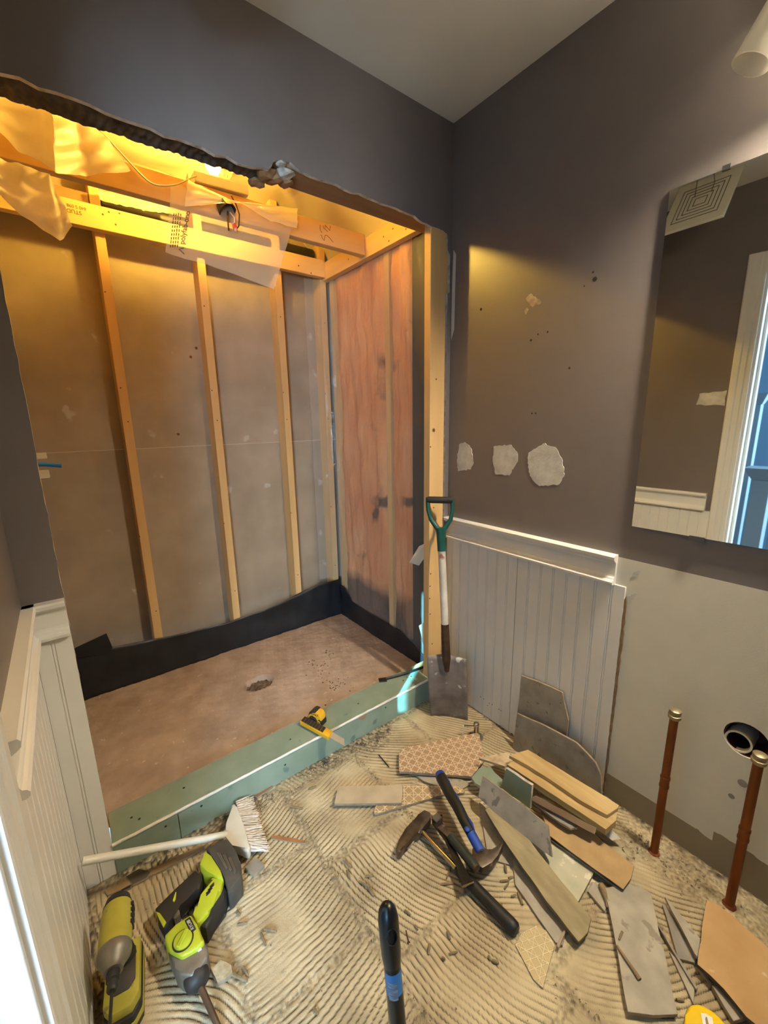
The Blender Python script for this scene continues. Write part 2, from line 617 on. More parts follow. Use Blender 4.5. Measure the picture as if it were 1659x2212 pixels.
# ---- wall with the door
pl = [(0.0, 0), (0.0, 2.44), (-2.3, 2.44), (-2.3, 0), (-1.46, 0), (-1.46, 2.02), (-0.684, 2.02), (-0.684, 0)]
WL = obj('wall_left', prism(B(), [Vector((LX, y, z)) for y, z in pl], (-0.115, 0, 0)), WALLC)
struct(WL, 'taupe wall with doorway to the bedroom')
bm = prism(B(), jag([Vector((LX, y, z)) for y, z in ((-0.47, 1.39), (-0.48, 1.45), (-0.60, 1.46), (-0.60, 1.38))], 0.004, 0.02, rnd), (0.001, 0, 0))
obj('spackle_patch', bm, SPK, WL)

# ---- wall around the shower opening: drywall skin with a torn edge, framing behind it
r5 = random.Random(5)
def rough_line(a, b2, step, amp):
    a, b2 = Vector((a[0], 0, a[1])), Vector((b2[0], 0, b2[1]))
    k = max(1, int((b2-a).length/step))
    s = (b2-a).normalized().cross(Vector((0, 1, 0)))
    return [a.lerp(b2, j/k) + s*(r5.uniform(-amp, amp) if j else 0) for j in range(k)]
pts = [Vector((LX, 0, 0)), Vector((-1.42, 0, 0))]
cr = [((-1.42, 0.0), (-1.42, 2.062), .03, .0015), ((-1.42, 2.062), (-0.83, 2.048), .03, .004), ((-0.83, 2.048), (-0.77, 2.058), .015, .003),
      ((-0.77, 2.058), (-0.745, 2.09), .012, .004), ((-0.745, 2.09), (-0.70, 2.098), .012, .004), ((-0.70, 2.098), (-0.66, 2.084), .012, .004),
      ((-0.66, 2.084), (-0.20, 2.078), .03, .003), ((-0.20, 2.078), (-0.16, 2.066), .015, .002), ((-0.16, 2.066), (-0.05, 2.062), .02, .002),
      ((-0.05, 2.062), (-0.026, 2.055), .01, .002), ((-0.026, 2.055), (-0.024, 2.0), .01, .002), ((-0.024, 2.0), (-0.008, 1.985), .01, .002),
      ((-0.008, 1.985), (-0.008, 1.845), .02, .001), ((-0.008, 1.845), (-0.022, 1.84), .01, .002), ((-0.022, 1.84), (-0.024, 0.0), .02, .002)]
for a, b2, st, am in cr:
    pts += rough_line(a, b2, st, am)
pts += [Vector((-0.024, 0, 0)), Vector((0, 0, 0)), Vector((0, 0, 2.44)), Vector((LX, 0, 2.44))]
pts = [p for i, p in enumerate(pts) if (p-pts[i-1]).length > 1e-5]
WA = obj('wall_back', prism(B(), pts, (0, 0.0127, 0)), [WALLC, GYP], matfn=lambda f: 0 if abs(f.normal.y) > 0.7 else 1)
struct(WA, 'taupe wall around the gutted shower opening with torn edges')
obj('header', box(B(), (LX, 0.0128, 2.088), (0.0, 0.112, 2.44)), WOODD, WA)
obj('jamb_stud', box(B(), (LX, 0.0128, 0.0), (-1.424, 0.112, 2.088)), WOOD, WA)
obj('corner_stud', box(B(), (-0.0245, 0.0128, 0.0), (0.0, 0.112, 2.088)), WOOD, WA)
PST = obj('corner_post', box(B(), (-0.113, 0.003, 0.0), (-0.027, 0.041, 2.088)), WOOD, WA, bevel=0.002)
PST['label'] = 'bare wooden end stud beside the opening'
INK = mat('ink_stamp', '#6b4a22', rough=0.9)
for z in (0.28, 0.44, 0.52, 0.58, 0.64, 0.95, 1.22):
    obj('nail_head', lathe(B(), (-0.096+0.012*math.sin(z*9), 0.003, z), (0, -1, 0), [(0.0035, 0), (0.003, 0.0008), (0, 0.0008)], 8), SCREW, PST)
KNOT = mat('wood_knot', '#4f3015', '#7b5127', rough=0.8, scale=40)
obj('knot', lathe(B(), (-0.090, 0.003, 1.29), (0, -1, 0), [(0.008, 0), (0.007, 0.0006), (0, 0.0006)], 12), KNOT, PST)
obj('knot', lathe(B(), (-0.078, 0.003, 1.50), (0, -1, 0), [(0.004, 0), (0.003, 0.0006), (0, 0.0006)], 10), KNOT, PST)
# underside of the header: old combed thinset, torn off past the middle
def soffit(u, v):
    x = -1.42+0.64*u
    y = 0.0125+(0.1-0.028*u)*v
    rid = 0.004*(0.5+0.5*math.sin(x*2*math.pi/0.021+math.sin(v*5+u*7)*0.9+v*1.5))
    return Vector((x, y+(0.008*noise2(x*60, 2, 1) if v > 0.98 else 0), 2.070-0.008*u-rid*(1 if 0.12 < v < 0.97 else 0)+0.003*noise2(x*30, y*40)))
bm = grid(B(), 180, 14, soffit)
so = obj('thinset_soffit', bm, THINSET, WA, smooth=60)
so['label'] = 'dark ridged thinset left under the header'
for k, (x, y, z, s) in enumerate(((-0.765, 0.045, 2.066, 0.028), (-0.735, 0.055, 2.068, 0.024), (-0.705, 0.03, 2.078, 0.022), (-0.69, 0.062, 2.072, 0.020), (-0.775, 0.085, 2.058, 0.020), (-0.727, 0.008, 2.088, 0.012))):
    bm = B()
    bmesh.ops.create_icosphere(bm, subdivisions=2, radius=s)
    for v in bm.verts:
        v.co = Vector((x, y, z)) + Vector((v.co.x*1.2, v.co.y*1.3, v.co.z*0.55))*(1+0.35*noise2(v.co.x*150+k, v.co.y*150, v.co.z*90+k))
    obj('broken_gypsum', bm, GYP if k in (2, 5) else WOODD, WA)

# ---- door in the side wall: jambs, stop and casing (white), bedroom beyond
DR = sempty('door_1', (LX, -1.08, 0), 'white cased doorway to the blue lit bedroom')
for nm, lo, hi in (('jamb', (LX-0.118, -0.7005, 0), (LX+0.001, -0.6845, 2.003)), ('jamb', (LX-0.118, -1.4595, 0), (LX+0.001, -1.4435, 2.003)), ('head_jamb', (LX-0.118, -1.4595, 2.0035), (LX+0.001, -0.6845, 2.0195)),
                   ('door_stop', (LX-0.075, -0.713, 0), (LX-0.04, -0.7008, 2.003)), ('door_stop', (LX-0.075, -1.4432, 0), (LX-0.04, -1.431, 2.003))):
    obj(nm, box(B(), lo, hi), WHITE, DR, bevel=0.001)
def casing(u):      # profile across the casing's width: 0 inner edge .. 1 outer edge
    return 0.012+0.006*(u > 0.25)+0.004*(u > 0.55)-0.002*(u > 0.9)
cp = [(0, 0.0), (0, 0.010), (0.004, 0.012), (0.02, 0.012), (0.024, 0.016), (0.045, 0.016), (0.05, 0.020), (0.072, 0.020), (0.078, 0.016), (0.080, 0.0)]
obj('casing_leg', prism(B(), [Vector((LX+h, -0.688+s, 0)) for s, h in cp], (0, 0, 2.105)), WHITE, DR)
obj('casing_leg', prism(B(), [Vector((LX+h, -1.458-s, 0)) for s, h in cp], (0, 0, 2.105)), WHITE, DR)
obj('casing_head', prism(B(), [Vector((LX+h, -1.4575, 2.013+s)) for s, h in cp], (0, 0.77, 0)), WHITE, DR)

# ---- bedroom seen in the mirror
BW = mat('bedroom_wall_paint', '#5c7c92', '#64849a', rough=0.8, scale=2)
BX0, BX1, BY0, BY1 = -3.6, LX-0.1165, -3.6, 0.9
struct(obj('floor_bedroom', box(B(), (BX0, BY0, -0.06), (BX1, BY1, -0.001)), mat('bedroom_carpet', '#6b665f', '#777168', rough=1, scale=60)))
struct(obj('ceiling_bedroom', box(B(), (BX0, BY0, 2.44), (BX1, BY1, 2.5)), CEILC))
struct(obj('wall_bedroom_end', box(B(), (BX0, BY1, 0), (BX1, BY1+0.1, 2.44)), BW))
struct(obj('wall_bedroom_side', box(B(), (BX0, BY0-0.1, 0), (BX1, BY0, 2.44)), BW))
struct(obj('wall_bedroom_inner', prism(B(), [Vector((BX1, y, z)) for y, z in ((BY0, 0), (BY0, 2.44), (-2.3, 2.44), (-2.3, 0))], (0.1, 0, 0)), BW))
struct(obj('wall_bedroom_corner', box(B(), (BX1, 0.0, 0), (BX1+0.1, BY1, 2.44)), BW))
# far wall with a slit added, unseen, to shape the shower's sun strip
k0 = (BX0-LX)/SUN_DIR.x
ys, zs = -0.735+k0*SUN_DIR.y, k0*SUN_DIR.z
za, zb, ya, yb = 0.66+zs, min(1.36+zs, 2.42), ys-0.012, ys+0.05
bm = B()
vs = {}
def gv(y, z):
    if (y, z) not in vs:
        vs[(y, z)] = bm.verts.new((BX0, y, z))
    return vs[(y, z)]
ysl, zsl = [BY0, ya, yb, BY1], [0, za, zb, 2.44]
for i in range(3):
    for j in range(3):
        if i == 1 and j == 1:
            continue
        bm.faces.new((gv(ysl[i], zsl[j]), gv(ysl[i+1], zsl[j]), gv(ysl[i+1], zsl[j+1]), gv(ysl[i], zsl[j+1])))
ext = bmesh.ops.extrude_face_region(bm, geom=list(bm.faces))
for v in [e for e in ext['geom'] if isinstance(e, bmesh.types.BMVert)]:
    v.co.x -= 0.03
struct(obj('wall_bedroom_far', bm, BW))
SUNSLIT = sempty('sun_slit_1', (BX0, (ya+yb)/2, za), 'added unseen slit in the bedroom wall that shapes the sun strip')
obj('slit_frame', box(B(), (BX0-0.035, ya-0.02, za-0.02), (BX0+0.01, ya, zb)), WHITE, SUNSLIT)
obj('slit_frame', box(B(), (BX0-0.035, yb, za-0.02), (BX0+0.01, yb+0.02, zb)), WHITE, SUNSLIT)
obj('slit_sill', box(B(), (BX0-0.035, ya, za-0.02), (BX0+0.02, yb, za)), WHITE, SUNSLIT)
# ================================================================== THE GUTTED SHOWER
def film_mat(name, color, alpha, rough=0.25, bump=0.5, bscale=9, trans=0.0):
    m = bpy.data.materials.new(name)
    m.use_nodes = True
    N, L = m.node_tree.nodes, m.node_tree.links
    b = N['Principled BSDF']
    b.inputs['Base Color'].default_value = lin(color)
    b.inputs['Roughness'].default_value = rough
    tc = N.new('ShaderNodeTexCoord')
    n = N.new('ShaderNodeTexNoise')
    n.inputs['Scale'].default_value = bscale
    n.inputs['Detail'].default_value = 4
    n.inputs['Distortion'].default_value = 0.8
    L.new(tc.outputs['Object'], n.inputs['Vector'])
    bp = N.new('ShaderNodeBump')
    bp.inputs['Strength'].default_value = bump
    bp.inputs['Distance'].default_value = 0.02
    L.new(n.outputs['Fac'], bp.inputs['Height'])
    L.new(bp.outputs[0], b.inputs['Normal'])
    tl = N.new('ShaderNodeBsdfTranslucent')
    tl.inputs[0].default_value = lin(color)
    m1 = N.new('ShaderNodeMixShader')
    m1.inputs[0].default_value = trans
    L.new(b.outputs[0], m1.inputs[1])
    L.new(tl.outputs[0], m1.inputs[2])
    tr = N.new('ShaderNodeBsdfTransparent')
    m2 = N.new('ShaderNodeMixShader')
    m2.inputs[0].default_value = alpha
    L.new(tr.outputs[0], m2.inputs[1])
    L.new(m1.outputs[0], m2.inputs[2])
    L.new(m2.outputs[0], N['Material Output'].inputs[0])
    return m
FILM = film_mat('clear_poly_film', '#d9d6cc', 0.12, rough=0.12, bump=0.7, bscale=7)
FILMC = film_mat('hanging_poly_film', '#e6dcc2', 0.45, rough=0.35, bump=0.12, bscale=10, trans=0.35)
FILMO = film_mat('folded_poly_film', '#ece2ca', 0.93, rough=0.45, bump=0.05, bscale=6, trans=0.4)
VAP = film_mat('ceiling_vapour_film', '#ddcfae', 1.0, rough=0.35, bump=0.5, bscale=4, trans=0.1)

# ---- back wall: paper-faced drywall of the next room, studs in front of it
SB = sempty('wall_shower_back', (-0.75, 1.07, 0), 'open stud wall with brown drywall paper behind')
obj('drywall_sheet', box(B(), (LX, 1.069, 0.0), (0.1, 1.085, 1.2185)), PAPER, SB)
obj('drywall_sheet', box(B(), (LX, 1.069, 1.2215), (0.1, 1.085, 2.52)), PAPER, SB)
obj('paper_seam', box(B(), (LX, 1.0675, 1.2186), (0.1, 1.085, 1.2214)), mat('pale_seam', '#c6b69e', rough=0.8), SB)
for x, xx in ((-1.127, 0), (-0.722, 0), (-0.327, 0), (-0.052, 0)):
    s = obj('stud', box(B(), (x, 0.98, 0.0), (x+0.038, 1.069, 2.50)), WOOD, SB, bevel=0.0015)
    for z in (0.4, 0.8, 1.35, 1.5, 1.9):
        obj('nail_head', lathe(B(), (x+0.012+0.012*math.sin(z*7+x), 0.98, z), (0, -1, 0), [(0.003, 0), (0.0025, 0.0008), (0, 0.0008)], 8), SCREW, s)
obj('shade_plate', box(B(), (LX, 0.985, 2.235), (-1.13, 1.065, 2.275)), WOODD, SB)  # dark board put in where the gap above the ledger is shaded
obj('gap_shade', tube(B(), [(-0.70, 1.03, 2.262), (-0.3, 1.03, 2.262), (-0.07, 1.03, 2.262)], 0.034, 12), mat('gap_shade_black', '#1b1714', rough=0.5), SB, smooth=40)  # black tubes standing in for shade in the gap behind the ledger
obj('gap_shade', tube(B(), [(-1.08, 1.03, 2.262), (-0.9, 1.03, 2.262), (-0.74, 1.03, 2.262)], 0.03, 12), mat('gap_shade_black', '#1b1714', rough=0.5), SB, smooth=40)
for px, py in ((385, 938), (412, 771), (424, 752)):
    c = at(px, py, 'y', 1.069)
    obj('knot_hole', lathe(B(), c, (0, -1, 0), [(0.007, 0), (0.006, 0.001), (0, 0.001)], 10), KNOT, SB)

# ---- side wall with insulation behind clear film
SR = sempty('wall_shower_right', (0.05, 0.55, 0), 'insulated stud wall behind clear plastic film')
obj('sheathing', box(B(), (0.089, 0.0, 0), (0.11, 1.085, 2.52)), mat('dark_sheathing', '#15130f', '#211d18', rough=0.8, scale=12), SR)
def batt_mat():
    m = mat('pink_insulation', '#cb8656', '#dfa674', rough=1.0, scale=6, stretch=(1, 1, 0.35), bump=0.8, bscale=18, bdist=0.02)
    N, L = m.node_tree.nodes, m.node_tree.links
    b = N['Principled BSDF']
    old = b.inputs['Base Color'].links[0].from_socket
    g = N.new('ShaderNodeNewGeometry')
    n = N.new('ShaderNodeTexNoise')
    n.inputs['Scale'].default_value = 3.2
    n.inputs['Detail'].default_value = 6
    L.new(g.outputs['Position'], n.inputs['Vector'])
    sep = N.new('ShaderNodeSeparateXYZ')
    L.new(g.outputs['Position'], sep.inputs[0])
    mr = N.new('ShaderNodeMapRange')       # soot and mildew drawn up from the wet end of the batts
    mr.inputs['From Min'].default_value = 0.60
    mr.inputs['From Max'].default_value = 0.72
    L.new(n.outputs['Fac'], mr.inputs['Value'])
    mx = N.new('ShaderNodeMix')
    mx.data_type = 'RGBA'
    L.new(mr.outputs[0], mx.inputs['Factor'])
    L.new(old, mx.inputs['A'])
    mx.inputs['B'].default_value = lin('#4b3b31')
    col = mx.outputs['Result']
    def M_(op, x, y=0.0):
        q = N.new('ShaderNodeMath')
        q.operation = op
        for i, e in enumerate((x, y)):
            if isinstance(e, (int, float)):
                q.inputs[i].default_value = e
            else:
                L.new(e, q.inputs[i])
        return q.outputs[0]
    wob = M_('MULTIPLY', M_('SUBTRACT', n.outputs['Fac'], 0.5), 0.16)
    for px, py, wy, wz in ((820, 1078, .055, .032), (808, 1108, .022, .07), (890, 1090, .10, .030), (800, 1300, .5, .14)):
        c = at(px, py, 'x', 0.0)
        dy = M_('DIVIDE', M_('ABSOLUTE', M_('ADD', M_('SUBTRACT', sep.outputs['Y'], c.y), wob)), wy)
        dz = M_('DIVIDE', M_('ABSOLUTE', M_('ADD', M_('SUBTRACT', sep.outputs['Z'], c.z), wob)), wz)
        q = N.new('ShaderNodeMapRange')
        q.inputs['From Min'].default_value = 1.15
        q.inputs['From Max'].default_value = 0.55
        q.inputs['To Max'].default_value = 0.85
        L.new(M_('MAXIMUM', dy, dz), q.inputs['Value'])
        m2 = N.new('ShaderNodeMix')
        m2.data_type = 'RGBA'
        L.new(q.outputs[0], m2.inputs['Factor'])
        L.new(col, m2.inputs['A'])
        m2.inputs['B'].default_value = lin('#42352c')
        col = m2.outputs['Result']
    L.new(col, b.inputs['Base Color'])
    return m
BATT = batt_mat()
for y0, y1, z0, z1 in ((0.262, 0.418, 0.15, 2.14), (0.457, 0.935, 0.15, 2.14)):
    def bf(u, v, y0=y0, y1=y1, z0=z0, z1=z1):
        e = min(1, 8*min(u, 1-u))
        y = y0+(y1-y0)*u
        z = z0+(z1-z0)*v
        return Vector((0.034-0.024*e**0.5-0.010*noise2(y*26, z*6, 2)-0.007*noise2(y*13, z*3.1, 5)-0.004*noise2(y*60, z*23, 8), y+0.004*noise2(z*9, 3, y0*9), z))
    bm = grid(B(), 26, 60, bf)
    ext = bmesh.ops.extrude_face_region(bm, geom=list(bm.faces))
    for v in [e for e in ext['geom'] if isinstance(e, bmesh.types.BMVert)]:
        v.co.x = 0.088
    obj('insulation_batt', bm, BATT, SR, smooth=50)
for y in (0.4185, 0.936):
    obj('stud', box(B(), (0.006, y, 0.1), (0.0885, y+0.038, 2.14)), WOOD, SR)
obj('dark_backing', box(B(), (0.012, 0.045, 0.1), (0.0885, 0.255, 2.14)), mat('black_paper', '#17150f', '#242019', rough=0.6, scale=9, bump=0.3), SR)
def wrinkle(y, z):
    return 0.0035*noise2(y*16, z*5, 1)+0.0028*noise2(y*41+z*9, z*13, 3)+0.009*math.exp(-((y-0.19)/0.05)**2)*noise2(y*70, z*22+y*60, 5)
PF = obj('poly_film', grid(B(), 70, 90, lambda u, v: Vector((-0.0055+wrinkle(0.10+0.865*u, 0.1+2.03*v), 0.10+0.865*u, 0.1+2.03*v))), FILM, SR, smooth=180, recalc=False)
PF['label'] = 'clear wrinkled plastic film'
# torn flap of film at the lower corner
fl = [at(x, y, 'y', yy) for x, y, yy in ((884, 1215, .10), (905, 1180, .09), (926, 1170, .06), (924, 1195, .06), (905, 1222, .08))]
o = obj('torn_film', prism(B(), fl, (0.001, 0.001, 0)), FILMO)
tag(o, 'small torn flap of plastic film hanging beside the end stud', 'plastic film')
fl = [at(x, y, 'y', yy) for x, y, yy in ((905, 1352, .11), (922, 1340, .07), (926, 1400, .06), (924, 1426, .06), (915, 1395, .1))]
o = obj('torn_film', prism(B(), fl, (0.001, 0.001, 0)), FILMO)
tag(o, 'crumpled scrap of plastic film at the foot of the end stud', 'plastic film')
# film folded round the back corner
o = obj('corner_film', grid(B(), 16, 40, lambda u, v: Vector((-0.16+0.155*u, 0.972-0.05*u*u+0.006*noise2(u*9, v*7, 2), 0.335+1.785*v))), FILM, smooth=180, recalc=False)
tag(o, 'clear plastic film folded round the back corner of the shower', 'plastic film')

struct(obj('wall_shower_left', box(B(), (LX-0.1, 0.112, 0), (-1.462, 1.069, 2.52)), PAPER), 'plumbing wall of the shower hidden behind the jamb')
struct(obj('ceiling_shower', box(B(), (LX-0.1, 0.112, 2.52), (0.11, 1.085, 2.56)), CEILC))
def vap(u, v):
    x, y = LX+0.02+1.52*u, 0.115+0.95*v
    z = 2.47+0.02*noise2(x*4, y*5, 1)-0.035*math.exp(-(((x+0.35)+(y-0.4)*0.55)/0.03)**2)-0.03*math.exp(-(((x+0.62)-(y-0.4)*0.8)/0.05)**2)
    t = max(0, (x+0.30)/0.32)
    return Vector((min(x, 0.012), y, z-0.23*t**1.6))
o = obj('vapour_barrier', grid(B(), 70, 46, vap), VAP, smooth=180, recalc=False)
tag(o, 'cream vapour barrier film sagging above the shower framing', 'plastic film')

# ---- dropped ceiling frame
CF = thing('ceiling_frame', 'ladder of bare two by fours framing the dropped shower ceiling', 'framing', (-0.75, 0.55, 2.13))
j = obj('joist', box(B(), (-1.46, 0.548, 2.134), (-0.038, 0.586, 2.226)), WOODX, CF, bevel=0.0015)
lb = obj('back_ledger', box(B(), (-1.46, 0.942, 2.132), (-0.038, 0.980, 2.221)), WOODX, CF, bevel=0.0015)
lr = obj('side_ledger', box(B(), (-0.0375, 0.114, 2.122), (-0.001, 0.98, 2.212)), WOODY, CF, bevel=0.0015)
PEN = mat('pencil_mark', '#5d3408', rough=0.9)
for st in ([(320, 440), (310, 640), (370, 830), (440, 890)], [(510, 480), (510, 600), (620, 700), (780, 840)], [(620, 620), (620, 450), (740, 600), (900, 780), (930, 490)],
           [(340, 1050), (400, 1050), (460, 1250), (560, 1380), (620, 1060), (720, 1060), (900, 1230), (1100, 1480)]):
    P = [at(680+x*0.03617, 470+y*0.03617, 'y', 0.5476) for x, y in st]
    obj('pencil_stroke', tube(B(), P, 0.0011, 5), PEN, j)
for k, (s, px, py, sz) in enumerate((('840 S 098', 165, 447, 0.016), ('STUD', 160, 457, 0.020))):
    text('grade_stamp', s, PEN, lb, at(px, py, 'y', 0.9415), (-1, 0, 0), (0, 0, -1), sz)
for px, py in ((222, 463), (235, 458), (258, 461), (250, 485), (768, 690), (645, 574), (672, 590), (520, 560)):
    c = at(px, py, 'y', 0.942)
    if -1.4 < c.x < -0.05 and 2.135 < c.z < 2.215:
        obj('nail_head', lathe(B(), c, (0, -1, 0), [(0.004, 0), (0.003, 0.0008), (0, 0.0008)], 8), KNOT, lb)
for y, z in ((0.2, 2.19), (0.24, 2.15), (0.4, 2.17), (0.33, 2.18), (0.36, 2.14), (0.7, 2.16)):
    obj('nail_head', lathe(B(), (-0.0375, y, z), (-1, 0, 0), [(0.004, 0), (0.003, 0.0008), (0, 0.0008)], 8), KNOT, lr)

# ---- lamp resting on the joist: white two-socket fixture, one bulb lit
LF = thing('ceiling_lamp', 'white two socket ceiling lamp base lying on the joist with one lit bulb', 'lamp', (-0.72, 0.58, 2.228))
PLASTIC = mat('white_plastic', '#e3ddcf', rough=0.4)
obj('lamp_base', obox(B(), (-0.722, 0.60, 2.248), Vector((0.103, 0.0, 0.004)), Vector((0, 0.065, 0)), Vector((-0.001, 0, 0.018))), PLASTIC, LF, bevel=0.004, seg=2)
BULB = bpy.data.materials.new('lit_bulb')
BULB.use_nodes = True
be = BULB.node_tree.nodes['Principled BSDF']
be.inputs['Emission Color'].default_value = (1.0, 0.60, 0.09, 1)
be.inputs['Emission Strength'].default_value = 1020.0
bl = Vector((-0.738, 0.578, 2.312))
obj('socket', lathe(B(), bl-Vector((0, 0, 0.046)), (0, 0, 1), [(0.018, 0), (0.018, 0.016), (0.014, 0.018), (0, 0.018)], 16), PLASTIC, LF, smooth=40)
obj('lit_bulb', lathe(B(), bl-Vector((0, 0, 0.029)), (0, 0, 1), [(0.012, 0), (0.014, 0.01), (0.024, 0.022), (0.029, 0.036), (0.026, 0.05), (0.016, 0.06), (0, 0.064)], 18), BULB, LF, smooth=180)
bl2 = Vector((-0.690, 0.59, 2.312))
GLS = bpy.data.materials.new('clear_bulb_glass')
GLS.use_nodes = True
g_ = GLS.node_tree.nodes['Principled BSDF']
g_.inputs['Transmission Weight'].default_value = 1.0
g_.inputs['Roughness'].default_value = 0.02
g_.inputs['IOR'].default_value = 1.1
obj('socket', lathe(B(), bl2-Vector((0, 0, 0.046)), (0, 0, 1), [(0.018, 0), (0.018, 0.016), (0.014, 0.018), (0, 0.018)], 16), PLASTIC, LF, smooth=40)
ub = obj('clear_bulb', lathe(B(), bl2-Vector((0, 0, 0.029)), (0, 0, 1), [(0.012, 0), (0.014, 0.01), (0.024, 0.022), (0.029, 0.036), (0.026, 0.05), (0.016, 0.06), (0, 0.064)], 18), GLS, LF, smooth=180)
obj('filament', tube(B(), [bl2+Vector((-0.008, 0, -0.01)), bl2+Vector((-0.006, 0, 0.012)), bl2+Vector((0.006, 0, 0.012)), bl2+Vector((0.008, 0, -0.01))], 0.0015, 6), SCREW, ub)

# ---- octagonal box with wires hanging under the lamp
JB = thing('junction_box', 'black octagonal electrical box with loose wires under the lamp', 'electrical box', at(495, 455, 'y', 0.50))
jc = at(490, 455, 'y', 0.50)
ja = Vector((0.30, -0.55, -0.78)).normalized()
obj('box_shell', lathe(B(), jc-ja*0.022, ja, [(0.034, 0), (0.036, 0.03), (0.033, 0.03), (0.030, 0.004), (0, 0.004)], 8), mat('black_box_metal', '#26221d', '#3a342c', rough=0.45, metal=0.3, scale=30), JB)
w0 = jc+ja*0.005
obj('black_wire', tube(B(), [at(500, 424, 'y', 0.5), at(510, 442, 'y', 0.49), at(517, 463, 'y', 0.48), at(516, 488, 'y', 0.48), at(508, 498, 'y', 0.48)], 0.0024, 8), SCREW, JB, smooth=60)
obj('bare_wire', tube(B(), [w0, at(492, 474, 'y', 0.47), at(494, 498, 'y', 0.47)], 0.003, 8), mat('brown_wire', '#4a2d16', rough=0.5), JB, smooth=60)
obj('wire_nut', lathe(B(), at(506, 484, 'y', 0.478), (0.02, -0.2, -1), [(0.0085, 0), (0.009, 0.012), (0.007, 0.024), (0.003, 0.028), (0, 0.028)], 12), mat('red_wire_nut', '#c23a22', '#e0c9b0', rough=0.4, scale=28, lo=0.45, hi=0.6), JB, smooth=40)
obj('white_wire', tube(B(), [w0+Vector((0.01, 0, 0)), at(506, 470, 'y', 0.475), at(507, 484, 'y', 0.478)], 0.002, 8), PLASTIC, JB)

P = [at(x, y, 'y', 0.535) for x, y in ((190, 250), (205, 272), (235, 302), (275, 346), (318, 390), (345, 401), (380, 399), (408, 387), (425, 380))]
Pc = []
for i in range(len(P)-1):
    for t in range(4):
        p0, p1, p2, p3 = P[max(i-1, 0)], P[i], P[i+1], P[min(i+2, len(P)-1)]
        u = t/4
        Pc.append(0.5*((2*p1)+(p2-p0)*u+(2*p0-5*p1+4*p2-p3)*u*u+(3*p1-p0-3*p2+p3)*u**3))
o = obj('electrical_cable', tube(B(), Pc+[P[-1]], 0.0042, 8, squash=0.6), mat('white_cable', '#e2d8c2', rough=0.45), smooth=60)
tag(o, 'white electrical cable looping across the joist to the lamp', 'cable')

# ---- loose plastic film
def drape(name, top, bot, m, label, nu=24, nv=14, rip=0.006, fr=5):
    def pl(line, u):
        k = u*(len(line)-1)
        i = min(int(k), len(line)-2)
        a, b2 = Vector(line[i]), Vector(line[i+1])
        return a.lerp(b2, k-i)
    T = [at(x, y, 'y', q) for x, y, q in top]
    Bo = [at(x, y, 'y', q) for x, y, q in bot]
    s = rnd.uniform(0, 9)
    def f(u, v):
        p = pl(T, u).lerp(pl(Bo, u), v)
        return p+Vector((0.3*rip*noise2(u*fr, v*3, s), rip*noise2(u*fr*1.3+v*2, v*4, s+2), 0.2*rip*noise2(u*9, v*2, s)))
    o = obj(name, grid(B(), nu, nv, f), m, smooth=180, recalc=False)
    return tag(o, label, 'plastic film')
drape('plastic_film', [(-25, 190, .34), (40, 205, .33), (88, 228, .32), (118, 255, .30)], [(-25, 265, .36), (40, 325, .34), (90, 350, .33), (121, 374, .30)], FILMO, 'pale plastic film hanging highest at the header end nearest the door', rip=0.010, fr=3)
drape('plastic_film', [(114, 240, .30), (160, 255, .36), (222, 285, .42)], [(119, 374, .30), (190, 382, .40), (284, 368, .46)], FILMO, 'pale plastic film sagging from the ceiling behind the looping cable', rip=0.012, fr=2.5)
drape('plastic_film', [(-25, 335, .40), (40, 352, .42), (105, 378, .44), (128, 425, .46)], [(-25, 395, .38), (45, 462, .40), (128, 521, .42), (158, 490, .44)], FILMO, 'long tongue of pale film hanging over the back ledger', rip=0.016, fr=5)
FC = drape('plastic_film', [(370, 402, .520), (420, 405, .515), (500, 440, .505), (560, 452, .505), (641, 456, .515)], [(357, 545, .50), (400, 560, .49), (450, 572, .485), (520, 597, .48), (592, 625, .485)], FILMC, 'printed sheet of torn clear film hanging from the lamp', rip=0.004)
drape('plastic_film', [(406, 388, .515), (440, 405, .50), (500, 432, .495), (570, 442, .50), (643, 450, .51)], [(399, 446, .50), (440, 443, .48), (520, 438, .475), (585, 478, .48), (642, 492, .495)], FILMO, 'cream folded edge of film draped over the joist below the lamp', rip=0.008, fr=7)
drape('plastic_film', [(212, 412, .93), (290, 416, .93), (362, 428, .93)], [(214, 432, .935), (300, 452, .935), (362, 462, .935)], FILMO, 'silvery strip of film lying on the back ledger', rip=0.012, fr=12)
GREYI = mat('grey_print', '#4a4538', rough=0.8)
pa, pb = at(392, 532, 'y', 0.478), at(407, 452, 'y', 0.488)
yd = at(380, 500, 'y', 0.48)-at(400, 502, 'y', 0.48)
text('printed_name', 'polyfab-ono', GREYI, FC, (pa+pb)/2, pb-pa, yd, 0.026, bold=True)
ch = at(391, 541, 'y', 0.476)
obj('printed_mark', tube(B(), [ch+Vector((0.010, 0, 0.010)), ch+Vector((-0.006, 0, 0.003)), ch+Vector((0.010, 0, -0.010))], 0.0016, 6), GREYI, FC)
for k in range(4):
    pa, pb = at(368+5*k, 534, 'y', 0.484), at(376+5*k, 458, 'y', 0.488)
    g = B()
    for q in range(9):
        a0, a1 = pa.lerp(pb, q/9), pa.lerp(pb, (q+rnd.uniform(.5, .8))/9)
        tube(g, [a0, a1], 0.0016, 4)
    o = obj('fine_print', g, GREYI, FC)
    o['kind'] = 'stuff'

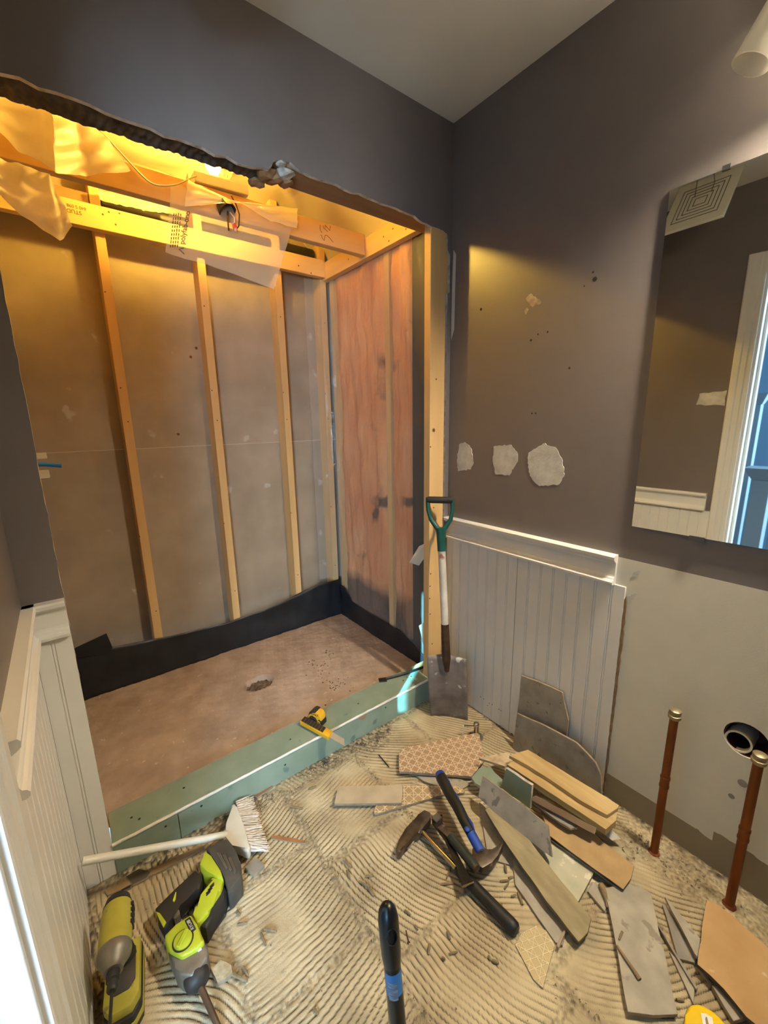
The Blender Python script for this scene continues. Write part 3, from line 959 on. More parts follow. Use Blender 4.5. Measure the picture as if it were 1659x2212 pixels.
# ---- plumbing stub: blue pipe through white clips beside the jamb
PP = thing('water_pipe', 'blue plastic water pipe stub held by white clips beside the jamb', 'pipe', at(90, 1005, 'y', 0.6))
obj('pipe_stub', tube(B(), [at(60, 1003, 'y', .6), at(100, 1003, 'y', .6), at(133, 1006, 'y', .6)], 0.008, 10), mat('blue_pipe', '#1f6fae', rough=0.4), PP, smooth=40)
for py, h in ((985, 0.011), (1025, 0.014)):
    c = at(84, py, 'y', 0.61)
    obj('pipe_clip', box(B(), c-Vector((0.028, 0.012, h)), c+Vector((0.022 if py < 1000 else 0.03, 0.012, h))), mat('clip_plastic', '#d7c9ab', rough=0.5), PP, bevel=0.004, seg=2)

# ---- shower pan: mortar bed, liner, curb
hole = at(560, 1475, 'z', 0.06)
def mud(u, v):
    x, y = -1.462+1.462*u, 0.118+0.85*v
    z = 0.060+0.0018*noise2(x*37, y*41, 1)+0.0012*noise2(x*90, y*85, 2)
    d = math.hypot((x-hole.x)/1.25, y-hole.y)+0.006*noise2(x*80, y*90, 4)
    if d < 0.062:
        z -= 0.045*max(0, min(1, (0.056-d)/0.014))
    return Vector((x, y, z))
MB = obj('mortar_bed', grid(B(), 190, 130, mud), MUD, smooth=180, recalc=False)
tag(MB, 'rough tan mortar bed of the shower pan with a broken drain hole', 'shower pan')
DRB = mat('drain_rubble', '#4c4035', '#7a6a58', rough=1, scale=60, bump=0.8)
obj('drain_rubble', grid(B(), 12, 12, lambda u, v: Vector((hole.x+(u-.5)*.15, hole.y+(v-.5)*.12, 0.038+0.006*noise2(u*9, v*9, 3)))), DRB, MB, smooth=180, recalc=False)
SOOT = mat('black_grit', '#3d342e', '#6d6055', rough=1, scale=30)
g = B()
for k in range(70):
    t = k/70
    px, py = (690+22*math.sin(t*9)+60*t*(t > .55), 1415+75*t*(t < .75)+20*math.cos(t*20))
    if t > 0.75:
        px, py = 700+110*(t-.75)*4*0.6, 1482+6*math.sin(t*40)
    c = at(px+rnd.uniform(-9, 9), py+rnd.uniform(-7, 7), 'z', 0.0615)
    s = rnd.uniform(0.0015, 0.005)
    prism(g, [c+Vector((s*math.cos(a)*rnd.uniform(.6, 1.3), s*math.sin(a)*rnd.uniform(.6, 1.3), 0)) for a in (0, 1.2, 2.5, 3.8, 5.0)], (0, 0, 0.0014))
o = obj('grit', g, SOOT, MB)
o['kind'] = 'stuff'

LN = thing('pan_liner', 'black rubber shower pan liner turned up the walls', 'pan liner', (-0.75, 0.96, 0.06))
def interp(tab, t):
    tab = sorted(tab)
    for (a, za), (b2, zb_) in zip(tab, tab[1:]):
        if t <= b2:
            return za+(zb_-za)*max(0, (t-a)/(b2-a))
    return tab[-1][1]
top = [(c.x, c.z) for c in (at(x, y, 'y', 0.965) for x, y in ((160, 1405), (200, 1398), (243, 1398), (335, 1381), (420, 1362), (500, 1342), (570, 1318), (640, 1285), (690, 1262), (738, 1250)))]
def lback(u, v):
    x = -1.462+1.457*u
    h = interp(top, x)
    z = 0.057+(h-0.057)*v
    return Vector((x, 0.966-0.014*(1-v)**2+0.006*noise2(x*7, z*11, 3)+0.004*noise2(x*19, z*9, 1), z))
bm = grid(B(), 80, 12, lback)
lb1 = obj('back_flap', bm, BLACKR, LN, smooth=180, recalc=False)
lb1.modifiers.new('thickness', 'SOLIDIFY').thickness = 0.0015
top2 = [(c.y, c.z) for c in (at(x, y, 'x', -0.012) for x, y in ((745, 1268), (760, 1300), (800, 1325), (864, 1362), (900, 1398), (926, 1428)))]
top2 = [(max(0.0, a), max(0.08, b2)) for a, b2 in top2]
def lside(u, v):
    y = 0.118+0.85*u
    h = interp(top2, y)
    z = 0.057+(h-0.057)*v
    return Vector((-0.012-0.012*(1-v)**2+0.004*noise2(y*9, z*13, 7), y, z))
lb2 = obj('side_flap', grid(B(), 50, 12, lside), BLACKR, LN, smooth=180, recalc=False)
lb2.modifiers.new('thickness', 'SOLIDIFY').thickness = 0.0015
P = [at(x, y, 'y', 0.955) for x, y in ((160, 1400), (230, 1368), (243, 1398), (235, 1412), (162, 1420))]
obj('folded_corner', prism(B(), P, (0, -0.004, 0)), BLACKR, LN)

CB = thing('shower_curb', 'low shower curb boxed in green moisture resistant drywall', 'curb', (-0.77, 0.05, 0))
obj('curb_core', box(B(), (-1.419, 0.001, 0.0), (-0.115, 0.12, 0.099)), WOODX, CB)
obj('curb_core', box(B(), (-0.1148, 0.0425, 0.0), (-0.002, 0.12, 0.112)), WOODX, CB)
sx = at(385, 1765, 'y', -0.012).x
obj('front_board', box(B(), (-1.42, -0.012, 0.004), (sx-0.001, 0.0008, 0.099)), GREEN, CB, bevel=0.001)
obj('front_board', box(B(), (sx+0.001, -0.012, 0.003), (-0.116, 0.0008, 0.099)), GREEN, CB, bevel=0.001)
sx2 = at(903, 1478, 'z', 0.112).x
obj('top_board', box(B(), (-1.42, -0.012, 0.0995), (sx2-0.001, 0.124, 0.112)), GREEN, CB, bevel=0.001)
obj('top_board', box(B(), (sx2+0.001, -0.012, 0.0995), (-0.116, 0.124, 0.112)), GREEN, CB, bevel=0.001)
g = B()
zz = [(-1.42+i*0.02) for i in range(66)]
tube(g, [Vector((x, -0.0105+0.0008*noise2(x*40, 1), 0.1095+0.0008*noise2(x*33, 5))) for x in zz], [0.005+0.001*noise2(x*60, 3) for x in zz], 8)
obj('edge_bead', g, EDGEW, CB, smooth=60)
for px, py in ((284, 1766), (301, 1769), (397, 1702), (627, 1597), (774, 1520), (871, 1470), (888, 1461), (703, 1523)):
    obj('screw', lathe(B(), at(px, py, 'z', 0.112), (0, 0, 1), [(0.004, 0), (0.0035, 0.0008), (0, 0.0008)], 9), SCREW, CB)
for px, py in ((358, 1785), (435, 1741), (616, 1652), (833, 1528), (807, 1532), (393, 1838)):
    obj('screw', lathe(B(), at(px, py, 'y', -0.012), (0, -1, 0), [(0.004, 0), (0.0035, 0.0008), (0, 0.0008)], 9), SCREW, CB)
P = jag([at(x, y, 'y', -0.012) for x, y in ((773, 1553), (792, 1541), (791, 1548), (784, 1556))], 0.002, 0.008, rnd)
obj('chipped_spot', prism(B(), P, (0, -0.0008, 0)), mat('brown_paper', '#8f7256', rough=0.9), CB)

# ---- beadboard wainscot and chair rails
def bead_profile(L_, first=0.03, pitch=0.0508):
    pts = [(0, 0)]
    s = first
    while s < L_-0.012:
        pts += [(s-0.004, 0), (s-0.0025, -0.0023), (s-0.001, -0.0023), (s, -0.0004), (s+0.0015, 0), (s+0.003, -0.0004), (s+0.004, -0.0023), (s+0.0055, -0.0023), (s+0.007, 0)]
        s += pitch
    pts.append((L_, 0))
    return pts
def bead_panel(name, parent, org, sdir, ndir, L_, z0, z1, first=0.03, th=0.008, notch=None):
    prof = bead_profile(L_, first)
    org, sdir, ndir = Vector(org), Vector(sdir), Vector(ndir)
    pts = [org+sdir*s+ndir*(th+h) for s, h in prof]+[org+sdir*L_, org]
    pts = [Vector((p.x, p.y, z0)) for p in pts]
    return obj(name, prism(B(), pts, (0, 0, z1-z0)), WHITE, parent)
RAIL = [(0, .80), (.020, .80), (.025, .803), (.026, .810), (.022, .815), (.017, .817), (.015, .822), (.012, .826), (.011, .832), (.011, .868), (.014, .876), (.022, .881), (.027, .886), (.028, .895), (.024, .900), (0, .900)]
def rail(name, parent, org, ndir, ldir, L_, m=WHITE):
    org, ndir, ldir = Vector(org), Vector(ndir), Vector(ldir)
    return obj(name, prism(B(), [org+ndir*h+Vector((0, 0, z)) for h, z in RAIL], ldir*L_), m, parent)
WR = thing('wainscot', 'white beadboard wainscot with chair rail beside the shovel', 'wainscot', (0, -0.4, 0.0))
seam = -at(1104, 1480, 'x', -0.008).y
obj_seam = seam
bead_panel('beadboard_panel', WR, (0, -0.004, 0), (0, -1, 0), (-1, 0, 0), seam-0.0055, 0.006, 0.80, 0.035)
bead_panel('beadboard_panel', WR, (0, -seam-0.001, 0), (0, -1, 0), (-1, 0, 0), 0.787-seam, 0.004, 0.80, 0.05)
rail('chair_rail', WR, (0, -0.002, 0), (-1, 0, 0), (0, -1, 0), 0.752)
for px, py in ((1038, 1505), (1045, 1510), (1057, 1519), (1053, 1524), (1063, 1522), (1078, 1532), (1082, 1535)):
    c = at(px, py, 'x', -0.008)
    obj('paint_nick', lathe(B(), c, (-1, 0, 0), [(0.0025, 0), (0.002, 0.0005), (0, 0.0005)], 7), HOLE, WR)
BRK = mat('broken_edge', '#6f5a42', '#8d7558', rough=0.9, scale=30)
g = jag([Vector((-0.0005, y, z)) for y, z in ((-0.7885, 0.02), (-0.7945, 0.02), (-0.7965, 0.72), (-0.793, 0.772), (-0.7885, 0.76))], 0.0014, 0.02, rnd)
obj('broken_edge', prism(B(), g, (-0.006, 0, 0)), BRK, WR)

WW = thing('wainscot', 'white beadboard wainscot and chair rails wrapping the corner by the door', 'wainscot', (LX, -0.3, 0))
bead_panel('beadboard_panel', WW, (LX, -0.0095, 0), (0, -1, 0), (1, 0, 0), 0.60, 0.004, 0.80, 0.045)
bead_panel('beadboard_panel', WW, (LX+0.0085, 0, 0), (1, 0, 0), (0, -1, 0), 0.0765, 0.004, 0.80, 0.034)
rail('chair_rail', WW, (LX, -0.001, 0), (1, 0, 0), (0, -1, 0), 0.582)
rail('chair_rail', WW, (LX+0.0005, 0, 0), (0, -1, 0), (1, 0, 0), 0.0845)
# ================================================================== THINGS ON THE WALLS
MIR = bpy.data.materials.new('mirror_silver')
MIR.use_nodes = True
mb = MIR.node_tree.nodes['Principled BSDF']
mb.inputs['Metallic'].default_value = 1.0
mb.inputs['Base Color'].default_value = (0.86, 0.88, 0.86, 1)
mb.inputs['Roughness'].default_value = 0.015
GEDGE = mat('mirror_edge', '#8b938f', rough=0.15, metal=0.6)
mr_ = obj('wall_mirror', box(B(), (-0.007, -1.80, 1.002), (-0.001, -0.786, 1.911)), [MIR, GEDGE], matfn=lambda f: 0 if f.normal.x < -0.9 else 1)
tag(mr_, 'frameless rectangular wall mirror reflecting the doorway', 'mirror')
CLIPM = mat('mirror_clip', '#5d5f5c', rough=0.3, metal=0.8)
for y, z in ((-0.955, 0.998), (-0.905, 1.913)):
    obj('mirror_clip', box(B(), (-0.010, y-0.018 if z < 1.5 else y-0.008, z-0.006), (-0.0072, y+0.018 if z < 1.5 else y+0.008, z+0.006)), CLIPM, mr_)

# vanity light: bar with three frosted glass cylinders, the nearer ones lit
VL = thing('vanity_light', 'wall light with white cylinder shades above the mirror', 'wall lamp', (-0.02, -1.22, 2.1))
FROST = film_mat('frosted_glass_shade', '#f0ece2', 0.85, rough=0.35, bump=0.0, trans=0.7)
obj('back_plate', box(B(), (-0.03, -1.45, 2.17), (-0.001, -0.98, 2.25)), mat('brushed_nickel', '#9c9890', rough=0.3, metal=0.9), VL, bevel=0.004, seg=2)
def shade(y, lit):
    base = Vector((-0.075, y-0.060, 2.185))
    tip = Vector((-0.105, y, 2.052))
    ax = (tip-base).normalized()
    L_ = (tip-base).length
    sh = obj('lamp_shade', lathe(B(), base, ax, [(0, -0.004), (0.020, -0.004), (0.036, 0.006), (0.0375, L_), (0.034, L_), (0.032, 0.012), (0, 0.012)], 28), FROST, VL, smooth=50)
    obj('lamp_arm', tube(B(), [base-ax*0.003, base-ax*0.03+Vector((0.02, 0, 0.01)), Vector((-0.02, y-0.075, 2.21))], 0.008, 10), MATS['brushed_nickel'], VL, smooth=50)
    if lit:
        m = MATS.get('lit_vanity_bulb') or mat('lit_vanity_bulb', '#fff3dc', rough=0.4, emit='#fff0d6', emit_s=VAN)
    else:
        m = mat('reflector_bulb', '#c9c9c4', '#8f8f8a', rough=0.12, scale=2, stretch=(40, 1, 1), spec=0.8)
    obj('lamp_bulb', lathe(B(), base, ax, [(0.014, 0.012), (0.014, L_*0.45), (0.025, L_*0.66), (0.0255, L_*0.72), (0.020, L_*0.745), (0, L_*0.755)], 20), m, sh, smooth=40)
VAN = 2300.0
shade(-0.952, False)
shade(-1.135, True)
shade(-1.318, True)

# exhaust grille hanging open from the ceiling (seen in the mirror)
VG = thing('exhaust_grille', 'cream bathroom fan grille hanging open from the ceiling by the door', 'vent', (-1.2, -0.45, 2.18))
h0, h1 = Vector((-1.283, -0.34, 2.438)), Vector((-1.10, -0.34, 2.185))
gu, gv_ = Vector((0, -1, 0)), (h1-h0).normalized()
gw, gl = 0.255, (h1-h0).length
gn = gu.cross(gv_).normalized()
gc = h0+gu*gw/2+gv_*gl/2
CREAM = mat('cream_plastic', '#d9d3bd', rough=0.5)
obj('grille_plate', obox(B(), gc, gu*gw/2, gv_*gl/2, gn*0.006), CREAM, VG, bevel=0.003)
SLOT = mat('slot_dark', '#4b4433', rough=0.9)
for side in (1, -1):
    for k in range(5):
        a, b2 = gw*(0.10+0.065*k), gl*(0.08+0.065*k)
        ring = [gc+gu*x+gv_*y+gn*0.0062*side for x, y in ((-a, -b2), (a, -b2), (a, b2), (-a, b2))]
        bm = B()
        o_ = [bm.verts.new(p) for p in ring]
        i_ = [bm.verts.new(gc+(p-gc-gn*0.0062*side)*(1-0.035/(0.3+0.2*k))+gn*0.0062*side) for p in ring]
        for q in range(4):
            bm.faces.new((o_[q], o_[(q+1) % 4], i_[(q+1) % 4], i_[q]))
        ext = bmesh.ops.extrude_face_region(bm, geom=list(bm.faces))
        for v in [e for e in ext['geom'] if isinstance(e, bmesh.types.BMVert)]:
            v.co += gn*0.0008*side
        obj('grille_slot', bm, SLOT, VG)
for s in (-0.03, 0.03):
    obj('spring_wire', tube(B(), [gc+gu*s-gn*0.006, gc+gu*s*1.2-gv_*0.06+Vector((0, 0, 0.03)), Vector((gc.x-0.02, gc.y-s, 2.439))], 0.0015, 6), CLIPM, VG)

# bed posts beyond the doorway
for k, (px, py, hx, rr) in enumerate(((1640, 850, 2.9, 0.035), (1655, 1010, 2.4, 0.05))):
    p = at(px, py, 'x', hx)
    bp_ = thing('bed_post', ('tall square bed post with flared cap beyond the doorway', 'short square bed post with flat cap beyond the doorway')[k], 'bed post', (-hx, p.y, 0))
    obj('post_shaft', box(B(), (-hx-rr, p.y-rr, 0), (-hx+rr, p.y+rr, p.z-0.08)), POST, bp_, bevel=0.004)
    bm = prism(B(), [Vector((-hx+s*x, p.y+s*y, p.z-0.08)) for s in (rr*1.05,) for x, y in ((-1, -1), (1, -1), (1, 1), (-1, 1))], (0, 0, 0.08))
    for v in bm.verts:
        if v.co.z > p.z-0.01:
            v.co.x = -hx+(v.co.x+hx)*1.9
            v.co.y = p.y+(v.co.y-p.y)*1.9
    obj('post_cap', bm, POST, bp_)
p = at(1650, 1080, 'x', 2.6)
o = obj('footboard', box(B(), (-2.62, p.y-0.5, 0.1), (-2.58, p.y-0.06, 0.95)), POST, bevel=0.006)
tag(o, 'painted bed footboard panel beyond the doorway', 'footboard')

# copper supply stubs and the drain
COP = mat('old_copper', '#8a4f2c', '#6d4327', rough=0.38, metal=0.85, scale=14, stretch=(1, 1, 0.4), rough2=0.6)
BRS = mat('tarnished_brass', '#b3a486', '#8e8064', rough=0.4, metal=0.7, scale=30)
for k, (x, y, h, zc) in enumerate(((-0.084, -0.985, 0.500, 0.265), (-0.081, -1.172, 0.484, 0.245))):
    t = thing('copper_pipe', ('capped copper pipe stub nearer the beadboard', 'capped copper pipe stub beside the drain opening')[k], 'pipe', (x, y, 0), 'copper pipe stubs')
    obj('pipe', tube(B(), [(x, y, 0.0), (x, y, 0.2), (x, y, h)], 0.0112, 16), COP, t, smooth=40)
    obj('coupling', lathe(B(), (x, y, zc), (0, 0, 1), [(0.0112, -0.02), (0.013, -0.018), (0.0132, -0.012), (0.0122, -0.009), (0.0122, 0.009), (0.0132, 0.012), (0.013, 0.018), (0.0112, 0.02)], 16), COP, t, smooth=40)
    obj('pipe_cap', lathe(B(), (x, y, h-0.018), (0, 0, 1), [(0.0135, 0), (0.0165, 0.003), (0.0168, 0.012), (0.0135, 0.014), (0.0135, 0.018), (0.0155, 0.020), (0.0150, 0.027), (0.010, 0.030), (0, 0.0305)], 18), BRS, t, smooth=50)
    obj('rust_collar', lathe(B(), (x, y, 0.0), (0, 0, 1), [(0.017, 0), (0.015, 0.004), (0.0115, 0.007)], 14), mat('rust', '#6d2f17', '#8a4a26', rough=0.9, scale=60), t)
DP = thing('drain_pipe', 'white plastic drain pipe end in a ragged round hole in the wall', 'pipe', DRAIN)
obj('hole_lining', lathe(B(), DRAIN+Vector((0.079, 0, 0)), (-1, 0, 0), [(0.0495, 0.0), (0.0498, 0.074), (0.046, 0.074), (0.044, 0.004), (0, 0.004)], 28), mat('maroon_lining', '#3f1a1c', '#542326', rough=0.7, scale=20), DP, smooth=40)
dc = DRAIN+Vector((0.075, 0.016, -0.016))
obj('pipe_end', lathe(B(), dc, (-1, 0, 0), [(0.028, 0), (0.031, 0.0), (0.031, 0.072), (0.026, 0.072), (0.025, 0.005), (0, 0.004)], 26), mat('pvc', '#cfc9b4', rough=0.45), DP, smooth=40)
obj('pipe_bore', lathe(B(), dc+Vector((-0.008, 0, 0)), (-1, 0, 0), [(0.0248, 0), (0.0248, 0.05), (0.0235, 0.05), (0.023, 0.004), (0, 0.003)], 22), mat('bore_dark', '#15120f', rough=0.8), DP)

# ================================================================== SHOVEL
SH = thing('spade', 'worn garden spade with green D handle leaning in the corner', 'shovel', (-0.14, -0.16, 0))
bl_, br_ = at(930, 1546, 'z', 0.002), at(1011, 1556, 'z', 0.002)
eu = (br_-bl_).normalized()
mid = (bl_+br_)/2
topc = at(950, 1080, 'y', -0.062)
sd = (topc-mid).normalized()
sn = eu.cross(sd).normalized()
if sn.dot(CAM-mid) < 0:
    sn = -sn
STEEL = mat('worn_spade_steel', '#675d57', '#857c75', rough=0.5, metal=0.35, scale=14, bump=0.15, speck='#b3b1aa', speck_scale=20, speck_t=0.63, rough2=0.7)
hb = 0.292
def blade(u, v):
    wd = 0.084+0.004*v
    s = (u-0.5)*2
    z = hb*v
    if v < 0.05:
        z = z-0.0
    shoulder = 0.012*(1-abs(s))*(v > 0.97)
    return mid+eu*(wd*s)+sd*(z+shoulder)+sn*(0.010*(s*s)+0.012*math.sin(v*math.pi)-0.006+0.010*math.exp(-(s/0.16)**2)*max(0, v-0.6)/0.4)
bm = grid(B(), 16, 16, blade)
ob = obj('blade', bm, STEEL, SH, smooth=60, recalc=False)
ob.modifiers.new('thickness', 'SOLIDIFY').thickness = 0.003
Ls = (topc-mid).length
obj('blade_socket', tube(B(), [mid+sd*(hb-0.06)+sn*0.012, mid+sd*hb+sn*0.012, mid+sd*(hb+0.05)+sn*0.010, mid+sd*(hb+0.16)+sn*0.010], [0.010, 0.019, 0.0185, 0.0175], 14), mat('rusty_socket', '#3f2a20', '#57402f', rough=0.6, metal=0.5, scale=30), SH, smooth=50)
obj('shaft', tube(B(), [mid+sd*(hb+0.15)+sn*0.010, mid+sd*(hb+0.3)+sn*0.011, mid+sd*(Ls-0.19)+sn*0.010], 0.0165, 14), mat('peeling_white_paint', '#d1cabf', '#b8aea0', rough=0.6, scale=10, speck='#8d5a44', speck_scale=11, speck_t=0.60), SH, smooth=50)
DGRN = mat('dark_green_plastic', '#15483e', '#1a4f45', rough=0.35, scale=8)
obj('handle_collar', tube(B(), [mid+sd*(Ls-0.22)+sn*0.010, mid+sd*(Ls-0.15)+sn*0.010, mid+sd*(Ls-0.118)+sn*0.008], [0.0185, 0.020, 0.024], 14, squash=1.0), DGRN, SH, smooth=50)
for s in (-1, 1):
    pp = [mid+sd*(Ls-0.135)+eu*0.006*s+sn*0.008, mid+sd*(Ls-0.115)+eu*0.020*s+sn*0.006, mid+sd*(Ls-0.085)+eu*0.042*s+sn*0.003, mid+sd*(Ls-0.045)+eu*0.052*s, mid+sd*(Ls-0.012)+eu*0.052*s, mid+sd*(Ls+0.010)+eu*0.050*s]
    obj('handle_arm', tube(B(), pp, [0.010, 0.0095, 0.008, 0.0075, 0.008, 0.008], 10, squash=1.2), DGRN, SH, smooth=60)
obj('grip', tube(B(), [topc-eu*0.055, topc-eu*0.045, topc+eu*0.045, topc+eu*0.055], [0.012, 0.0145, 0.0145, 0.012], 14), mat('black_rubber_grip', '#1b1a19', rough=0.6), SH, smooth=50)

# ================================================================== BROOM
BRM = thing('broom', 'white plastic broom lying by the curb with its handle toward the corner', 'broom', at(530, 1800, 'z', 0))
WPL = mat('broom_white_plastic', '#d9d6c6', '#cfcbb9', rough=0.45, scale=14)
hs, he = at(490, 1803, 'z', 0.045), at(177, 1861, 'z', 0.20)
obj('broom_handle', tube(B(), [hs, hs.lerp(he, .5), he], 0.0105, 14), WPL, BRM, smooth=40)
Z2 = lambda u, v: (150+u*0.3315, 1680+v*0.3315)
def slab(name, pts, th, m, parent=None, bev=0.0015, seg=1, edge=None, jagr=0, step=0.02, smooth=None):
    P = [at(x, y, 'z', z) for x, y, z in pts]
    P, n = flat(P)
    if n.z < 0:
        n = -n
    if jagr:
        P = jag(P, jagr, step, rnd)
    mats = [m, edge] if edge else m
    return obj(name, prism(B(), P, -n*th), mats, parent, bevel=bev, seg=seg, matfn=(lambda f: 0 if f.normal.dot(n) > 0.8 else 1) if edge else None, smooth=smooth)
hd = [(1075, 160), (1048, 185), (1040, 290), (1000, 345), (1000, 395), (1075, 425), (1135, 472), (1168, 482), (1182, 445), (1135, 310), (1092, 190)]
obj_head = slab('broom_head', [(*Z2(u, v), 0.052) for u, v in hd], 0.034, WPL, BRM, bev=0.008, seg=3, smooth=50)
a0, a1 = at(*Z2(1085, 168), 'z', 0.038), at(*Z2(1175, 470), 'z', 0.038)
b0, b1 = at(*Z2(1192, 122), 'z', 0.012), at(*Z2(1300, 470), 'z', 0.012)
g = B()
for k in range(420):
    t, q = rnd.random(), rnd.uniform(-0.012, 0.012)
    p0 = a0.lerp(a1, t)+Vector((0, 0, q))
    t2 = t+rnd.uniform(-.05, .05)
    p1 = b0.lerp(b1, min(1.02, max(-.02, t2)))+Vector((rnd.uniform(-.012, .004), rnd.uniform(-.006, .006), q*0.8))
    p1.z = max(p1.z, 0.006)
    pm = p0.lerp(p1, .6)+Vector((0, 0, rnd.uniform(-.003, .004)))
    tube(g, [p0, pm, p1], [0.0012, 0.001, 0.0007], 3, cap=False)
o = obj('bristles', g, mat('bristle', '#e6ddd0', '#cfc4b5', rough=0.7, scale=90), BRM)
o['kind'] = 'stuff'
o = obj('bristle_core', prism(B(), [a0+Vector((0, 0, -.008)), a1+Vector((0, 0, -.008)), a1.lerp(b1, .75)+Vector((0, 0, -.002)), a0.lerp(b0, .75)+Vector((0, 0, -.002))], (0, 0, 0.006)), MATS['bristle'], BRM)

# ================================================================== ROTARY HAMMER
LIME = mat('lime_plastic', '#a9b32a', '#b6bf33', rough=0.45, scale=18, speck='#8a8f3a', speck_scale=40, speck_t=0.7)
BLKP = mat('black_rubber', '#211f1c', '#2c2926', rough=0.6, scale=20)
GRYM = mat('gear_case_metal', '#6b665c', '#8a8478', rough=0.45, metal=0.4, scale=18)
DGREY = mat('dark_grey_plastic', '#393733', '#494640', rough=0.55, scale=24)
RH = thing('rotary_hammer', 'lime and black cordless rotary hammer lying on its side with a chisel bit', 'power tool', at(400, 2000, 'z', 0))
def part(name, pts, zt, zb, m, parent, bev=0.006, seg=2):
    P = [at(*Z2(u, v), 'z', zt) for u, v in pts]
    return obj(name, prism(B(), P, (0, 0, zb-zt)), m, parent, bevel=bev, seg=seg, smooth=45)
bt = part('battery', [(888, 465), (975, 405), (1035, 400), (1085, 470), (1118, 560), (1122, 640), (1062, 715), (1032, 740), (1012, 655), (980, 590), (925, 505)], 0.078, 0.006, DGREY, RH)
for k in range(3):
    a, b2 = at(*Z2(962+38*k, 470+18*k), 'z', 0.0785), at(*Z2(1040+26*k, 610+12*k), 'z', 0.0785)
    obj('battery_rib', tube(B(), [a.lerp(b2, .1), a.lerp(b2, .9)], 0.004, 8, squash=.5), mat('chrome_rib', '#8b8880', rough=0.2, metal=0.8), bt, smooth=50)
part('battery_collar', [(884, 475), (846, 562), (900, 610), (960, 645), (1006, 662), (985, 598), (925, 505)], 0.080, 0.010, LIME, RH)
part('rear_grip', [(556, 850), (602, 812), (700, 715), (818, 598), (868, 640), (845, 722), (762, 782), (722, 830), (690, 870), (640, 962), (612, 985), (572, 900)], 0.058, 0.014, BLKP, RH, bev=0.010, seg=3)
part('grip_stripe', [(560, 868), (590, 880), (632, 940), (612, 972), (582, 915)], 0.0605, 0.02, LIME, RH, bev=0.002)
part('grip_stripe', [(672, 800), (690, 745), (696, 742), (692, 790), (682, 808)], 0.0605, 0.02, LIME, RH, bev=0.001)
part('spine', [(928, 640), (1006, 665), (986, 735), (920, 832), (905, 882), (832, 958), (800, 890), (815, 840), (872, 768)], 0.074, 0.012, LIME, RH, bev=0.008, seg=2)
part('spine_overmold', [(1006, 690), (1032, 742), (992, 792), (932, 900), (892, 988), (836, 960), (906, 882), (986, 740)], 0.062, 0.006, BLKP, RH, bev=0.010, seg=2)
part('motor_housing', [(618, 1022), (690, 950), (792, 885), (832, 955), (882, 1060), (845, 1102), (730, 1167), (650, 1122), (622, 1062)], 0.080, 0.010, LIME, RH, bev=0.010, seg=3)
part('gear_case', [(636, 1118), (730, 1165), (845, 1100), (886, 1066), (906, 1112), (900, 1170), (866, 1215), (800, 1292), (720, 1282), (688, 1240)], 0.068, 0.008, GRYM, RH, bev=0.012, seg=3)
part('trigger', [(652, 884), (692, 848), (716, 855), (720, 886), (684, 922)], 0.052, 0.026, GRYM, RH, bev=0.004)
part('side_light', [(822, 1096), (850, 1080), (862, 1110), (836, 1128)], 0.073, 0.06, mat('pale_lens', '#dcdab8', rough=0.3), RH, bev=0.002)
ca, cb = at(*Z2(815, 1235), 'z', 0.042), at(*Z2(845, 1375), 'z', 0.036)
ax = (cb-ca).normalized()
cl = (cb-ca).length
obj('chuck', lathe(B(), ca, ax, [(0.020, 0), (0.027, 0.006), (0.029, cl*0.5), (0.026, cl*0.8), (0.018, cl*0.95), (0.010, cl), (0, cl)], 18), BLKP, RH, smooth=45)
e0, e1 = at(*Z2(858, 1368), 'z', 0.034), at(*Z2(985, 1660), 'z', 0.010)
obj('chisel_bit', tube(B(), [e0, e0.lerp(e1, .5), e1], [0.0075, 0.007, 0.0065], 10), mat('brown_steel', '#5b4636', '#6d5947', rough=0.4, metal=0.7, scale=20), RH, smooth=45)
dcn = at(*Z2(740, 1062), 'z', 0.0795)
dl = obj('mode_dial', lathe(B(), dcn, (0, 0, 1), [(0.0215, 0), (0.021, 0.005), (0.019, 0.006), (0, 0.006)], 24), LIME, RH, smooth=40)
obj('dial_ring', lathe(B(), dcn, (0, 0, 1), [(0.0245, 0), (0.0245, 0.0022), (0.0218, 0.0024), (0.0218, 0)], 28), BLKP, RH)
dv = (at(*Z2(765, 1010), 'z', 0.0795)-at(*Z2(715, 1110), 'z', 0.0795)).normalized()
du = dv.cross(Vector((0, 0, 1)))
obj('dial_pointer', obox(B(), dcn+Vector((0, 0, 0.0085)), dv*0.0195, du*0.0055, Vector((0, 0, 0.0035))), LIME, dl, bevel=0.002)
lc = [(750, 930), (786, 905), (826, 985), (790, 1012)]
part('logo_plate', lc, 0.0815, 0.079, BLKP, RH, bev=0.0004, seg=1)
q = [at(*Z2(u, v), 'z', 0.0817) for u, v in lc]
text('logo', 'RYOBI', mat('white_print', '#d9d7cb', rough=0.5), RH, (q[0]+q[1]+q[2]+q[3])/4, (q[0]+q[1])-(q[2]+q[3]), (q[0]-q[1])+(q[3]-q[2]) if ((q[0]+q[1])-(q[2]+q[3])).cross((q[0]-q[1])+(q[3]-q[2])).z > 0 else (q[1]-q[0])+(q[2]-q[3]), 0.0105)
for k in range(2):
    for s in range(3):
        a = at(*Z2(905+12*s, 742-22*s+k*12), 'z', 0.0745)
        obj('vent_slot', obox(B(), a, Vector((0.006, 0.002, 0)), Vector((-0.0006, 0.0018, 0)), Vector((0, 0, 0.0006))), BLKP, RH)

